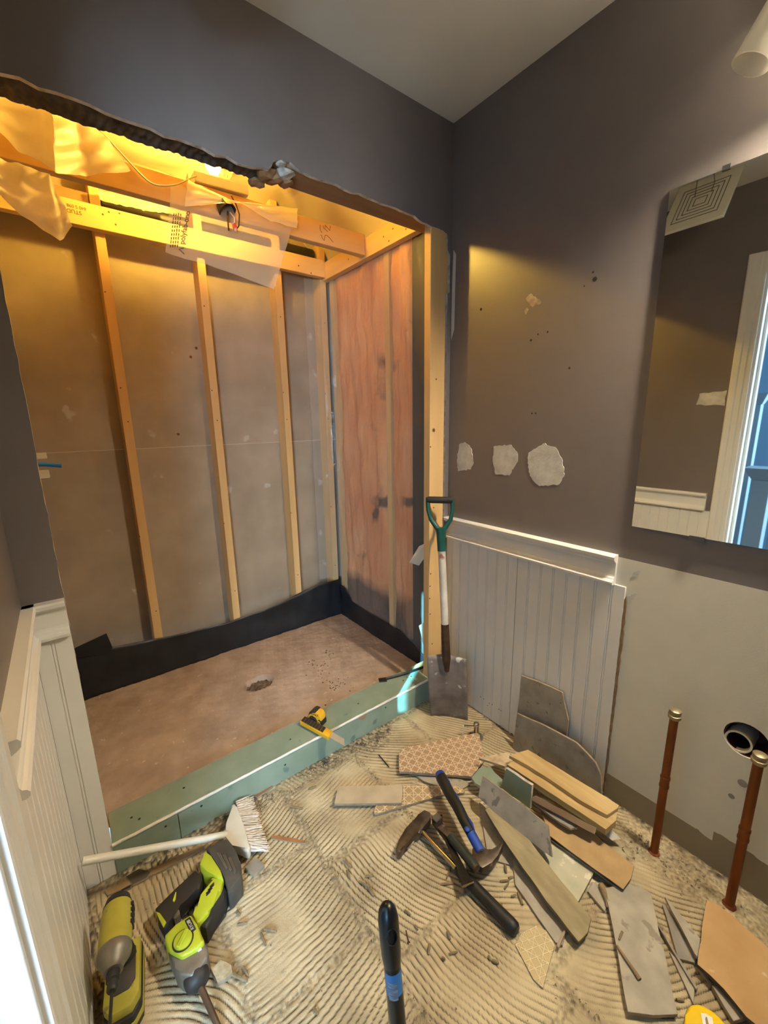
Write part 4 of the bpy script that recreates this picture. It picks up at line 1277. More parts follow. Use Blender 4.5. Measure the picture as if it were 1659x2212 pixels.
# ================================================================== DRILL
YEL = mat('dusty_yellow_plastic', '#a29a34', '#b0a845', rough=0.55, scale=16, speck='#7f7a44', speck_scale=34, speck_t=0.66)
Z6 = lambda u, v: (180+u*0.1929, 1900+v*0.1929)
DRL = thing('cordless_drill', 'dusty yellow cordless drill standing on its battery against the beadboard', 'power tool', (-1.43, -0.37, 0))
zb = 0.185
r0, r1 = at(*Z6(388, 225), 'z', zb), at(*Z6(350, 800), 'z', zb)
ax = (r1-r0).normalized()
ax = Vector((ax.x, ax.y, 0)).normalized()
LB = (r1-r0).length
obj('barrel', lathe(B(), r0+ax*0.020, ax, [(0.030, 0), (0.033, 0.02), (0.0335, LB*0.5), (0.033, LB-0.022)], 22), YEL, DRL, smooth=50)
obj('motor_cap', lathe(B(), r0-ax*0.006, ax, [(0, 0), (0.016, 0.001), (0.026, 0.008), (0.031, 0.026)], 22), BLKP, DRL, smooth=50)
obj('gearbox', lathe(B(), r0+ax*(LB-0.004), ax, [(0.033, 0), (0.0345, 0.006), (0.033, 0.018), (0.024, 0.030), (0.019, 0.040), (0.0185, 0.046)], 22), GRYM, DRL, smooth=40)
obj('chuck', lathe(B(), r0+ax*(LB+0.042), ax, [(0.0125, 0), (0.0135, 0.004), (0.0125, 0.016), (0.010, 0.018), (0.0105, 0.032), (0.008, 0.036), (0, 0.036)], 16), BLKP, DRL, smooth=40)
dt = r0+ax*(LB+0.078)
obj('driver_bit', tube(B(), [dt-ax*0.01, dt+ax*0.04, dt+ax*0.085], 0.0032, 8), SCREW, DRL)
for k in range(4):
    c = r0+ax*(LB*0.33+0.011*k)+ax.cross(Vector((0, 0, 1)))*-0.033
    s_ = ax.cross(Vector((0, 0, 1)))
    c = r0+ax*(LB*0.30+0.014*k)+s_*(0.033 if s_.x > 0 else -0.033)
    obj('vent', obox(B(), c, ax*0.0045, s_*0.003, Vector((0, 0, 0.013))), BLKP, DRL, bevel=0.001)
hb0 = r0+ax*(LB*0.55)
hb1 = Vector((hb0.x, hb0.y, 0))+ax*-0.005
obj('handle', tube(B(), [hb0+Vector((0, 0, -0.02)), hb0+Vector((0, 0, -0.06)), Vector((hb1.x, hb1.y, 0.075))], [0.022, 0.019, 0.023], 14, squash=1.25), BLKP, DRL, smooth=50)
sx_ = ax.cross(Vector((0, 0, 1)))
sx_ = sx_ if sx_.x > 0 else -sx_
fc = hb1+ax*0.045+Vector((0, 0, 0.068))+sx_*0.004
def foot(name, z0, z1, l0, l1, w_, m, bev):
    P = [hb1+ax*a+sx_*b2 for a, b2 in ((l0, -w_), (l1*0.8, -w_), (l1, -w_*0.55), (l1, w_*0.55), (l1*0.8, w_), (l0, w_))]
    return obj(name, prism(B(), [Vector((p.x, p.y, z1)) for p in P], (0, 0, z0-z1)), m, DRL, bevel=bev, seg=2, smooth=45)
foot('foot', 0.052, 0.078, -0.035, 0.105, 0.036, YEL, 0.006)
foot('foot_top', 0.074, 0.081, -0.015, 0.072, 0.027, DGREY, 0.003)
foot('battery', 0.002, 0.054, -0.04, 0.112, 0.037, BLKP, 0.005)
foot('battery_band', 0.020, 0.036, -0.041, 0.1135, 0.038, YEL, 0.002)
# ================================================================== HAND TOOLS
Z5 = lambda u, v: (820+u*0.2532, 1700+v*0.2532)
Z3 = lambda u, v: (600+u*0.2773, 1500+v*0.2773)
Z4 = lambda u, v: (860+u*0.3134, 1440+v*0.3134)
Z7 = lambda u, v: (1040+u*0.217, 1560+v*0.217)
Z8 = lambda u, v: (1180+u*0.2887, 1640+v*0.2887)
Z9 = lambda u, v: (1400+u*0.1862, 1800+v*0.1862)
def zprism(name, Z, pts, zt, zb, m, parent, bev=0.003, seg=2):
    P = [at(*Z(u, v), 'z', zt) for u, v in pts]
    return obj(name, prism(B(), P, (0, 0, zb-zt)), m, parent, bevel=bev, seg=seg, smooth=45)
CHR = mat('chrome', '#b5b1a8', rough=0.12, metal=1.0)
IRON = mat('worn_hammer_steel', '#4f453a', '#6f6558', rough=0.4, metal=0.8, scale=30, speck='#a39a8a', speck_scale=50, speck_t=0.66)
# chrome claw hammer
H1 = thing('claw_hammer', 'claw hammer with chrome shaft and long black grip', 'hammer', at(990, 1900, 'z', 0))
zprism('hammer_head', Z5, [(150, 556), (134, 530), (165, 450), (228, 342), (280, 280), (338, 242), (378, 190), (434, 214), (440, 262), (398, 312), (366, 352), (340, 392), (286, 396), (232, 460), (180, 552)], 0.040, 0.010, IRON, H1, bev=0.005)
s0, s1, s2 = at(*Z5(335, 350), 'z', 0.025), at(*Z5(655, 690), 'z', 0.025), at(*Z5(1172, 1232), 'z', 0.022)
obj('shaft', tube(B(), [s0, s0.lerp(s1, .5), s1], 0.0085, 12), CHR, H1, smooth=40)
gp = [s1.lerp(s2, t) for t in (0, .04, .3, .6, .9, .97, 1.0)]
obj('grip', tube(B(), gp, [0.010, 0.0145, 0.016, 0.0165, 0.0185, 0.0175, 0.012], 14), mat('black_grip', '#12110f', '#1c1a17', rough=0.5, scale=20), H1, smooth=45)
# blue handled hammer
H2 = thing('claw_hammer', 'claw hammer with blue and black fibreglass handle resting on the other tools', 'hammer', at(1000, 1780, 'z', 0))
BLU = mat('blue_plastic', '#1d3f94', '#2750ab', rough=0.4, scale=18)
pz = [(1262, 618, .075), (1275, 650, .076), (1335, 765, .076), (1400, 872, .076), (1455, 985, .074), (1505, 1085, .070), (1552, 1170, .064), (1580, 1225, .060)]
pp = [at(*Z3(u, v), 'z', z) for u, v, z in pz]
obj('handle', tube(B(), pp[:6], [0.014, 0.0195, 0.0185, 0.0175, 0.0165, 0.0145], 14, squash=1.05), MATS['black_grip'], H2, smooth=45)
obj('handle_neck', tube(B(), pp[5:], [0.0150, 0.0145, 0.014], 14), BLU, H2, smooth=45)
obj('end_cap', tube(B(), [pp[0].lerp(pp[1], -.25), pp[0], pp[1]], [0.009, 0.0165, 0.0200], 14), BLU, H2, smooth=45)
dd = (pp[4]-pp[1]).normalized()
sx = dd.cross(Vector((0, 0, 1))).normalized()
sx = sx if sx.x > 0 else -sx
for i, f in ((1, 0.9), (2, 0.8), (4, 0.75), (5, 0.75)):
    a, b2 = (pp[i], pp[i+1]) if i < 5 else (pp[4], pp[5])
    obj('blue_inlay', tube(B(), [a+sx*0.012+Vector((0, 0, .0085)), a.lerp(b2, .5)+sx*0.012+Vector((0, 0, .009)), b2+sx*0.011+Vector((0, 0, .008))], [0.003, 0.006, 0.003], 10), BLU, H2, smooth=45)
for u, v in ((1425, 895), (1475, 1045)):
    c = at(*Z3(u, v), 'z', 0.089)
    obj('blue_inlay', lathe(B(), c-Vector((0, 0, .002)), (0, 0, 1), [(0.0085, 0), (0.007, 0.003), (0, 0.004)], 14), BLU, H2, smooth=60)
zprism('hammer_head', Z5, [(790, 515), (880, 488), (905, 545), (965, 545), (1010, 500), (1058, 436), (1050, 500), (1018, 575), (965, 640), (880, 690), (830, 660), (795, 600)], 0.062, 0.036, IRON, H2, bev=0.005)
# cold chisel and flat bar
C1 = thing('chisel', 'short black handled cold chisel between the hammers', 'chisel', at(985, 1830, 'z', 0))
c0, c1 = at(*Z5(600, 420), 'z', 0.058), at(*Z5(822, 690), 'z', 0.062)
obj('chisel_handle', tube(B(), [c0, c0.lerp(c1, .1), c0.lerp(c1, .5), c0.lerp(c1, .92), c1], [0.010, 0.014, 0.0135, 0.0145, 0.0135], 14), mat('green_black_grip', '#20251f', '#2b312a', rough=0.5, scale=20), C1, smooth=45)
obj('strike_cap', lathe(B(), c1, (c1-c0), [(0.0125, 0), (0.0125, 0.004), (0.010, 0.006), (0, 0.006)], 14), IRON, C1, smooth=45)
zprism('chisel_blade', Z5, [(490, 345), (540, 315), (632, 405), (600, 445)], 0.058, 0.050, IRON, C1, bev=0.0015)
C2 = thing('flat_bar', 'flat steel pry bar with a bright tip lying over the hammer shaft', 'pry bar', at(990, 1850, 'z', 0))
P = [at(*Z5(u, v), 'z', z) for u, v, z in ((440, 245, .052), (535, 232, .052), (535, 300, .052), (600, 440, .052), (660, 560, .05), (745, 720, .048), (806, 818, .047), (704, 858, .047), (650, 650, .05), (555, 440, .052), (450, 310, .052))]
P, n = flat(P)
obj('bar', prism(B(), P, (0, 0, -0.006)), mat('dark_bar_steel', '#2e2a25', '#453f37', rough=0.35, metal=0.8, scale=20), C2, bevel=0.001)
tp = [at(*Z5(u, v), 'z', 0.0485) for u, v in ((806, 818), (704, 858), (700, 845), (802, 805))]
obj('bright_tip', prism(B(), tp, (0, 0, -0.003)), CHR, C2)
obj('claw_end', obox(B(), at(*Z5(488, 265), 'z', 0.055), Vector((0.014, 0, 0)), Vector((0, 0.012, 0)), Vector((0, 0, 0.005))), mat('grey_steel', '#77726a', rough=0.4, metal=0.8), C2, bevel=0.002)
# slim black pry bar lying on the curb
P = [at(x, y, 'z', z) for x, y, z in ((834, 1466, .119), (860, 1459, .121), (890, 1450, .121), (912, 1442, .121), (924, 1437, .121))]
K = thing('pry_bar', 'thin black pry bar lying on top of the curb next to the spade', 'pry bar', P[2]-Vector((0, 0, .009)))
obj('bar', tube(B(), P, 0.0062, 8), SCREW, K, smooth=45)
P = [at(x, y, 'z', 0.119) for x, y in ((817, 1465), (836, 1462), (836, 1471), (819, 1472))]
obj('flat_tip', prism(B(), P, (0, 0, -0.005)), SCREW, K, bevel=0.001)
# tape measure and wallboard knife on the curb
T = thing('tape_measure', 'yellow and black tape measure standing on the curb', 'tape measure', at(680, 1560, 'z', .112))
TY = mat('tool_yellow', '#d49a1c', '#e0a828', rough=0.4, scale=10)
Zt = lambda u, v: (640+u*0.0723, 1510+v*0.0723)
c = at(*Zt(560, 760), 'z', 0.112)
tv = (at(*Zt(700, 760), 'z', .112)-at(*Zt(300, 600), 'z', .112)).normalized()
tw = Vector((-tv.y, tv.x, 0))
tb = c+tw*0.016
def tape_prism(name, prof, w0, w1, m, bev):
    return obj(name, prism(B(), [tb+tv*a+tw*w0+Vector((0, 0, z)) for a, z in prof], tw*(w1-w0)), m, T, bevel=bev, seg=2, smooth=45)
tape_prism('case', [(-0.030, 0.0), (0.026, 0.0), (0.032, 0.008), (0.031, 0.040), (0.022, 0.056), (-0.012, 0.060), (-0.026, 0.050), (-0.033, 0.030), (-0.034, 0.008)], -0.018, 0.018, TY, 0.005)
tape_prism('side_grip', [(-0.026, 0.004), (0.010, 0.004), (0.016, 0.020), (0.008, 0.034), (-0.010, 0.040), (-0.024, 0.032), (-0.029, 0.018)], -0.0205, -0.016, BLKP, 0.002)
tape_prism('top_grip', [(-0.031, 0.034), (-0.024, 0.052), (-0.012, 0.062), (0.006, 0.062), (0.006, 0.056), (-0.012, 0.054), (-0.024, 0.044), (-0.028, 0.033)], -0.0185, 0.0185, BLKP, 0.002)
tape_prism('tape_mouth', [(0.020, 0.001), (0.034, 0.001), (0.0345, 0.018), (0.028, 0.034), (0.018, 0.030)], -0.0188, 0.0188, BLKP, 0.002)
obj('side_badge', lathe(B(), tb+tw*-0.0195+tv*0.022+Vector((0, 0, .018)), -tw, [(0.009, 0), (0.008, 0.002), (0, 0.0025)], 14), YEL, T)
text('case_print', 'DEWALT', mat('black_print', '#2a2219', rough=0.6), T, tb+tw*-0.0184+tv*-0.002+Vector((0, 0, .048)), tv, (0, 0, 1), 0.011, bold=True)
KN = thing('utility_saw', 'yellow handled scraper with black ribbed grip and clear blade overhanging the curb', 'scraper', at(690, 1570, 'z', .112))
kz = [(100, 665, .135), (245, 500, .135), (905, 855, .137), (1080, 940, .137), (970, 1140, .137), (800, 1040, .137)]
P, n = flat([at(*Zt(u, v), 'z', z) for u, v, z in kz])
obj('handle', prism(B(), P, (0, 0, -0.017)), TY, KN, bevel=0.003, seg=2, smooth=45)
for k in range(8):
    t0, t1 = k/8+0.006, (k+1)/8-0.006
    a, b2, c2, d2 = [at(*Zt(u, v), 'z', 0.1362) for u, v in ((140, 650), (250, 520), (890, 865), (790, 1010))]
    q = [a.lerp(d2, t0), b2.lerp(c2, t0), b2.lerp(c2, t1), a.lerp(d2, t1)]
    obj('grip_pad', prism(B(), q, (0, 0, 0.0022)), BLKP, KN, bevel=0.0004)
P = [at(*Zt(u, v), 'z', 0.128) for u, v in ((1075, 985), (1240, 1090), (1430, 1195), (1448, 1410), (1000, 1150))]
obj('blade', prism(B(), P, (0, 0, 0.0012)), film_mat('dusty_blade', '#b3a48c', 0.85, rough=0.3, bump=0.05), KN)
# floor scraper pole standing in the foreground
P0, P1 = CAM+(RIGHT*((836-829.5)/FPX)+DOWN*((1958-1106)/FPX)+FWD)*0.62, CAM+(RIGHT*((859-829.5)/FPX)+DOWN*((2212-1106)/FPX)+FWD)*0.625
dn = (P1-P0).normalized()
foot_ = P0+dn*(P0.z/-dn.z)
FS = thing('floor_scraper', 'black pole of a floor scraper standing upright in the foreground', 'scraper', foot_)
LP = (foot_-P0).length
POLEB = mat('black_pole', '#0e0f11', '#15171a', rough=0.3, scale=14)
obj('hand_cap', tube(B(), [P0-dn*0.006, P0-dn*0.001, P0+dn*0.006, P0+dn*0.018, P0+dn*0.07, P0+dn*0.085], [0.004, 0.0095, 0.0135, 0.0155, 0.0150, 0.0135], 18), POLEB, FS, smooth=60)
obj('pole', tube(B(), [P0+dn*0.08, P0+dn*0.3, foot_-dn*0.04], 0.0128, 18), POLEB, FS, smooth=60)
tocam = (CAM-P0)
tocam = (tocam-dn*tocam.dot(dn)).normalized()
side = dn.cross(tocam).normalized()
hc = P0+dn*0.032+tocam*0.0118+side*-0.003
bm = lathe(B(), hc, tocam, [(0.0085, -0.004), (0.0085, 0.0037), (0.0072, 0.0042), (0.0068, -0.003), (0, -0.003)], 18)
for v in bm.verts:
    dlt = v.co-hc
    v.co = hc+dlt+dn*dlt.dot(dn)*0.55
obj('hang_hole', bm, POLEB, FS, smooth=50)
obj('hang_tab', obox(B(), hc+side*0.002+tocam*0.0015+dn*0.004, side*0.0018, dn*0.008, tocam*0.0008), mat('cyan_plastic', '#4f9fc4', rough=0.4), FS)
def wrap(u, v, a0=-1.15, a1=1.15, l0=0.092, l1=0.126, r=0.0131):
    a = a0+(a1-a0)*u
    return P0+dn*(l0+(l1-l0)*v)+(tocam*math.cos(a)+side*math.sin(a))*r
obj('label_sticker', grid(B(), 14, 4, wrap), mat('blue_sticker', '#2f6ea8', '#3a7cb5', rough=0.35, scale=9), FS, smooth=180, recalc=False)
obj('label_text_block', grid(B(), 8, 4, lambda u, v: wrap(u, v, -0.35, 0.75, 0.104, 0.130, 0.01325)), mat('pale_print', '#8f98a6', '#4a5a70', rough=0.5, scale=60, stretch=(1, 1, 8)), FS, smooth=180, recalc=False)
obj('scraper_blade', obox(B(), Vector((foot_.x, foot_.y, 0.022))+Vector((0.0, -0.01, 0)), Vector((0.06, -0.03, 0)), Vector((0.0015, 0.003, 0)), Vector((0, 0, 0.016))), IRON, FS, bevel=0.001)
obj('blade_ferrule', tube(B(), [foot_-dn*0.05, foot_-dn*0.028], [0.015, 0.013], 12), IRON, FS, smooth=45)
# yellow round-nosed tool at the frame's edge
Zy = lambda u, v: (1460+u*0.0844, 2140+v*0.0844)
YT = thing('laser_level', 'bright yellow round nosed tool casing with white sticker on the rubble', 'tool', at(1515, 2225, 'z', 0.0))
BY = mat('bright_yellow', '#e8bf10', '#f0c818', rough=0.35, scale=8)
yp = [(240, 620), (300, 430), (400, 345), (560, 325), (720, 375), (960, 520), (1120, 660), (1330, 900), (1420, 1120), (1200, 1300), (600, 1350), (240, 1150), (215, 850)]
P = [at(*Zy(u, v), 'z', 0.055) for u, v in yp]
obj('casing', prism(B(), P, (0, 0, -0.034)), BY, YT, bevel=0.009, seg=3, smooth=50)
P = [at(*Zy(u-10, v+10), 'z', 0.022) for u, v in yp]
obj('base_rim', prism(B(), P, (0, 0, -0.02)), mat('teal_rubber', '#143b3c', rough=0.5), YT, bevel=0.004, seg=2, smooth=50)
P = [at(*Zy(u, v), 'z', 0.0555) for u, v in ((632, 572), (760, 590), (930, 690), (985, 1000), (860, 1100), (720, 1000))]
stc = obj('sticker', prism(B(), P, (0, 0, 0.0006)), mat('white_sticker', '#e6e2d2', rough=0.5), YT)
P = [at(*Zy(u, v), 'z', 0.0563) for u, v in ((770, 665), (800, 690), (850, 900), (835, 1000), (780, 900), (750, 720))]
obj('sticker_mark', prism(B(), P, (0, 0, 0.0004)), mat('brown_print', '#8a7a6e', rough=0.6), stc)

# ================================================================== TORN-UP TILE AND BOARD
TILE = mat('stone_look_tile', '#928a7a', '#a9a08d', rough=0.55, scale=16, bump=0.05, bscale=60, speck='#867d6c', speck_scale=26, speck_t=0.62)
TILEG = mat('grey_stone_tile', '#7c766b', '#948d80', rough=0.5, scale=16, bump=0.05, bscale=60, speck='#6a645a', speck_scale=26, speck_t=0.62)
TEDGE = mat('tile_body', '#9d8d74', '#877963', rough=0.9, scale=40, bump=0.2)
TBACK = mat('tile_back_orange', '#ae8a5a', '#bc996a', rough=0.9, scale=8, bump=0.2, bscale=40, speck='#dcc7a4', speck_scale=13, speck_t=0.66)
HARD = mat('tan_board', '#a1845a', '#af9266', rough=0.85, scale=20, bump=0.1)
WGRN = mat('combed_tile_back', '#877a5b', '#9b8d6b', rough=0.85, scale=14, stretch=(3, 1, 1), bump=0.3, bscale=40)
OAK = mat('wood_look_plank', '#a68a58', '#c4aa76', rough=0.7, scale=26, stretch=(1, 0.12, 1), bump=0.4, bscale=60)
def patt_mat(name, ang, c_base, c_line, pitch=0.034):
    m = bpy.data.materials.new(name)
    m.use_nodes = True
    N, L = m.node_tree.nodes, m.node_tree.links
    b = N['Principled BSDF']
    b.inputs['Roughness'].default_value = 0.3
    tc = N.new('ShaderNodeTexCoord')
    mp = N.new('ShaderNodeMapping')
    mp.inputs['Rotation'].default_value = (0, 0, -ang)
    mp.inputs['Scale'].default_value = (1/pitch, 1/pitch, 1)
    L.new(tc.outputs['Object'], mp.inputs['Vector'])
    sp = N.new('ShaderNodeSeparateXYZ')
    L.new(mp.outputs[0], sp.inputs[0])
    def M_(op, a, b2=None):
        n = N.new('ShaderNodeMath')
        n.operation = op
        for i, x in enumerate((a, b2)):
            if x is None:
                continue
            if isinstance(x, (int, float)):
                n.inputs[i].default_value = x
            else:
                L.new(x, n.inputs[i])
        return n.outputs[0]
    X, Y = sp.outputs['X'], sp.outputs['Y']
    def tri(e):
        return M_('ABSOLUTE', M_('SUBTRACT', M_('FRACT', e), 0.5))
    d1, d2 = tri(M_('ADD', X, Y)), tri(M_('SUBTRACT', X, Y))
    d3, d4 = tri(M_('MULTIPLY', X, 1.0)), tri(M_('MULTIPLY', Y, 1.0))
    dd_ = M_('MINIMUM', M_('MINIMUM', d1, d2), M_('MINIMUM', M_('ADD', d3, 0.02), M_('ADD', d4, 0.02)))
    mr = N.new('ShaderNodeMapRange')
    mr.inputs['From Min'].default_value = 0.075
    mr.inputs['From Max'].default_value = 0.04
    L.new(dd_, mr.inputs['Value'])
    mx = N.new('ShaderNodeMix')
    mx.data_type = 'RGBA'
    L.new(mr.outputs[0], mx.inputs['Factor'])
    mx.inputs['A'].default_value = lin(c_base)
    mx.inputs['B'].default_value = lin(c_line)
    L.new(mx.outputs['Result'], b.inputs['Base Color'])
    bp = N.new('ShaderNodeBump')
    bp.inputs['Strength'].default_value = 0.9
    bp.inputs['Distance'].default_value = 0.002
    L.new(mr.outputs[0], bp.inputs['Height'])
    L.new(bp.outputs[0], b.inputs['Normal'])
    return m
def ang_of(pts):
    a, b2 = at(*pts[0][:2], 'z', .02), at(*pts[1][:2], 'z', .02)
    return math.atan2(b2.y-a.y, b2.x-a.x)
def tile(name, pts, m, label, th=0.009, jagr=0.0012, step=0.03, edge=None, cat='tile', bev=0.0008, group='torn up floor tiles'):
    o = slab(name, pts, th, m, None, bev=bev, edge=edge or TEDGE, jagr=jagr, step=step)
    return tag(o, label, cat, group)
W = lambda Z, z, *uv: [(*Z(u, v), z) for u, v in uv]

p1 = W(Z4, .030, (8, 722), (6, 590), (30, 562), (545, 455), (562, 470), (588, 618), (598, 640), (505, 757))
tile('patterned_tile', p1, patt_mat('embossed_tan_tile', ang_of([p1[2], p1[3]]), '#a98a68', '#e0c9a8'), 'large tan tile embossed with star lattice below the spade', th=0.010)
tile('tile_fragment', W(Z3, .012, (1075, 625), (1240, 622), (1400, 640), (1500, 700), (1440, 735), (1215, 705), (1130, 672)), TILE, 'flat tan tile fragment half under the large embossed tile', th=0.008)
tile('plain_tile', W(Z3, .026, (470, 716), (975, 706), (966, 846), (440, 852)), mat('worn_tile', '#a6977b', '#b8a98c', rough=0.45, scale=14, bump=0.06), 'worn beige tile lying across a narrow embossed tile', th=0.009, jagr=0.0006)
p3 = W(Z3, .015, (968, 708), (1395, 712), (1458, 745), (1450, 768), (1300, 778), (755, 932), (748, 905), (780, 830))
tile('patterned_tile', p3, patt_mat('embossed_tan_tile_small', ang_of([p3[0], p3[1]]), '#ad9069', '#e3cfa9'), 'narrow embossed tile with slanted break under the beige tile', th=0.009)

# leaning tiles against the beadboard
def lean(name, pts, label, x0, k):
    P = []
    for px, py in pts:
        p = at(px, py, 'x', x0)
        for _ in range(6):
            p = at(px, py, 'x', x0-k*(0.34-p.z))
        P.append(p)
    P, n = flat(P)
    if n.x > 0:
        n = -n
    P = jag(P, 0.0015, 0.03, rnd)
    zmin = min(p.z for p in P)
    o = obj(name, prism(B(), P, -n*0.0085), [TILEG, TEDGE], bevel=0.0008, matfn=lambda f: 0 if f.normal.dot(n) > 0.8 else 1)
    return tag(o, label, 'tile', 'torn up floor tiles')
lean('leaning_tile', [(1126, 1459), (1170, 1476), (1214, 1496), (1221, 1530), (1228, 1559), (1220, 1600), (1205, 1640), (1112, 1600)], 'grey clipped corner tile leaning upright against the beadboard, rearmost', -0.020, 0.06)
lean('leaning_tile', [(1117, 1541), (1180, 1570), (1244, 1604), (1268, 1628), (1286, 1648), (1297, 1673), (1299, 1716), (1270, 1702), (1107, 1618)], 'wide grey tile with rounded corner leaning in front of another leaning tile', -0.040, 0.10)

# pile of boards
tile('plank_tile', W(Z4, .128, (765, 612), (895, 572), (1200, 758), (1522, 955), (1516, 974), (1442, 1022), (1270, 930), (1040, 772), (900, 685)), OAK, 'top wood look plank on the rubble pile', th=0.013, edge=OAK, group='planks on the pile')
tile('plank_tile', W(Z4, .113, (748, 672), (800, 645), (1160, 822), (1512, 1000), (1502, 1062), (1432, 1122), (1100, 902)), OAK, 'wood look plank directly under the top plank', th=0.022, edge=OAK, group='planks on the pile')
tile('tile_fragment', [(*Z4(u, v), z) for u, v, z in ((555, 628, .075), (760, 590, .075), (800, 640, .085), (735, 690, .085), (640, 655, .08))], mat('crackle_tile', '#a58f70', '#c9b695', rough=0.7, scale=40, bump=0.4), 'pointed tan shard sticking out behind the green board scraps', th=0.008)
tile('green_board', W(Z4, .055, (508, 762), (560, 700), (640, 690), (665, 730), (720, 775), (700, 830), (600, 840), (530, 800)), GREEN, 'ragged scrap of green drywall at the back of the pile', th=0.012, cat='drywall scrap', edge=GYP, jagr=0.004, group='green drywall scraps')
tile('green_board', [(*Z4(u, v), z) for u, v, z in ((738, 705, .135), (928, 815, .135), (906, 988, .055), (715, 832, .055))], GREEN, 'upright square scrap of green drywall with white edge', th=0.012, cat='drywall scrap', edge=GYP, jagr=0.002, group='green drywall scraps')
tile('green_board', [(*Z4(u, v), z) for u, v, z in ((920, 905, .088), (948, 886, .098), (1368, 1112, .098), (1352, 1155, .086), (922, 925, .082))], mat('brown_board_paper', '#6d5640', '#7c6449', rough=0.85, scale=12), 'long green drywall offcut under the planks', th=0.012, cat='drywall scrap', edge=mat('green_edge', '#8d9d84', rough=0.8), group='green drywall scraps')
tile('tile_fragment', W(Z7, .072, (505, 785), (560, 740), (880, 960), (960, 1040), (890, 1060), (700, 940)), TILEG, 'dark tile edge under the green offcut', th=0.008)
tile('tan_board', [(*Z7(u, v), z) for u, v, z in ((560, 760, .05), (900, 860, .05), (1200, 1180, .045), (1522, 1432, .040), (1490, 1560, .038), (1412, 1668, .036), (1000, 1370, .04), (670, 1120, .045))], HARD, 'flat tan hardboard strip jutting from under the pile', th=0.005, cat='board', edge=mat('dark_edge', '#4e4a40', rough=0.7), group='boards under the pile')
tile('tan_board', [(*Z7(u, v), z) for u, v, z in ((660, 1140, .034), (900, 900, .034), (1500, 1440, .030), (1480, 1580, .028), (1405, 1685, .027), (1000, 1390, .03))], mat('dark_edge', '#4e4a40', rough=0.7), 'dark board lying directly beneath the tan hardboard strip', th=0.006, cat='board', group='boards under the pile')
tile('tile_fragment', [(*Z7(u, v), z) for u, v, z in ((1195, 1060, .05), (1290, 1060, .05), (1400, 1170, .035), (1300, 1180, .03), (1220, 1120, .04))], mat('white_gypsum', '#d3ccb6', '#b9b29c', rough=0.9, scale=30, bump=0.4), 'white broken gypsum piece at the end of the planks', th=0.012, cat='drywall scrap', jagr=0.004, step=0.012, group='green drywall scraps')
tile('plain_tile', [(*Z4(u, v), z) for u, v, z in ((585, 750, .125), (800, 915, .120), (1035, 1095, .108), (1062, 1315, .050), (800, 1125, .055), (552, 898, .070))], TILEG, 'grey pointed tile tilted across the middle of the pile', th=0.009)
tile('plain_tile', W(Z7, .021, (420, 1120), (700, 1180), (1125, 1495), (945, 1830), (640, 1400)), mat('pale_tile', '#aaa68c', '#bab69c', rough=0.5, scale=16, speck='#cfcab4', speck_scale=30, speck_t=0.62), 'pale tile lying flat under the combed strip and the tilted tile', th=0.009)
tile('combed_strip', [(1048, 1750, .060), (1062, 1738, .062), (1080, 1730, .064), (1180, 1860, .052), (1277, 1985, .036), (1270, 2015, .034), (1250, 2036, .032), (1180, 1945, .042), (1100, 1830, .054)], WGRN, 'long narrow tile strip with combed mortar running down the middle', th=0.012, edge=mat('strip_edge', '#6b5d42', rough=0.9), jagr=0.0015)
tile('plain_tile', [(*Z5(u, v), z) for u, v, z in ((1000, 420, .012), (1140, 585, .012), (1155, 830, .012), (1500, 1325, .012), (1560, 1350, .012), (1592, 1215, .012), (1400, 900, .012), (1120, 430, .012))], TILE, 'long flat tile with broken left edge beneath the combed strip', th=0.009)
tile('tile_fragment', W(Z4, .010, (560, 930), (610, 1262), (650, 1330), (800, 1372), (780, 1180), (640, 990)), TILE, 'thin flat tile piece beside the blue hammer head', th=0.007)
p15 = W(Z5, .0075, (1155, 1345), (1212, 1240), (1330, 1180), (1420, 1220), (1500, 1345), (1450, 1500), (1395, 1720), (1310, 1640))
tile('patterned_tile', p15, patt_mat('embossed_cream_tile', 0.4, '#c3ad80', '#e2d3aa', 0.026), 'cream embossed tile shard beside the black hammer grip', th=0.006)
tile('tile_fragment', W(Z5, .020, (1530, 1375), (1592, 1222), (1575, 1215), (1510, 1345)), TEDGE, 'short mortar stick at the end of the long flat tile', th=0.009, bev=0.001)
tile('tile_fragment', [(*Z8(u, v), z) for u, v, z in ((310, 985, .014), (345, 915, .014), (420, 950, .014), (455, 1090, .012), (440, 1140, .012))], TILE, 'small wedge of tile between the pale tile and the large foreground tile', th=0.009)
tile('plain_tile', W(Z8, .024, (440, 962), (560, 940), (700, 950), (782, 1000), (985, 1908), (800, 1915), (610, 1890), (512, 1330)), TILE, 'large beige tile lying flat nearest the yellow casing', th=0.010)
tile('tile_fragment', [(*Z9(u, v), z) for u, v, z in ((195, 735, .030), (215, 750, .030), (610, 1225, .030), (575, 1440, .030), (540, 1400, .030))], TILE, 'narrow sharp sliver of tile beside the orange tile', th=0.008)
tile('tile_fragment', [(*Z9(u, v), z) for u, v, z in ((165, 820, .013), (215, 830, .013), (560, 1450, .013), (545, 1500, .013), (350, 1450, .013))], TILEG, 'dark triangular tile piece under the sharp sliver', th=0.008)
tile('tile_fragment', [(*Z9(u, v), z) for u, v, z in ((95, 1040, .018), (110, 1050, .018), (575, 1790, .016), (560, 1815, .016), (330, 1440, .016))], TILEG, 'thin sliver of tile on edge next to the large beige tile', th=0.012)
tile('tile_fragment', [(*Z9(u, v), z) for u, v, z in ((245, 1370, .010), (360, 1480, .010), (540, 1800, .010), (530, 1990, .010), (400, 1700, .010))], TILE, 'low tile shard behind the yellow casing', th=0.006)
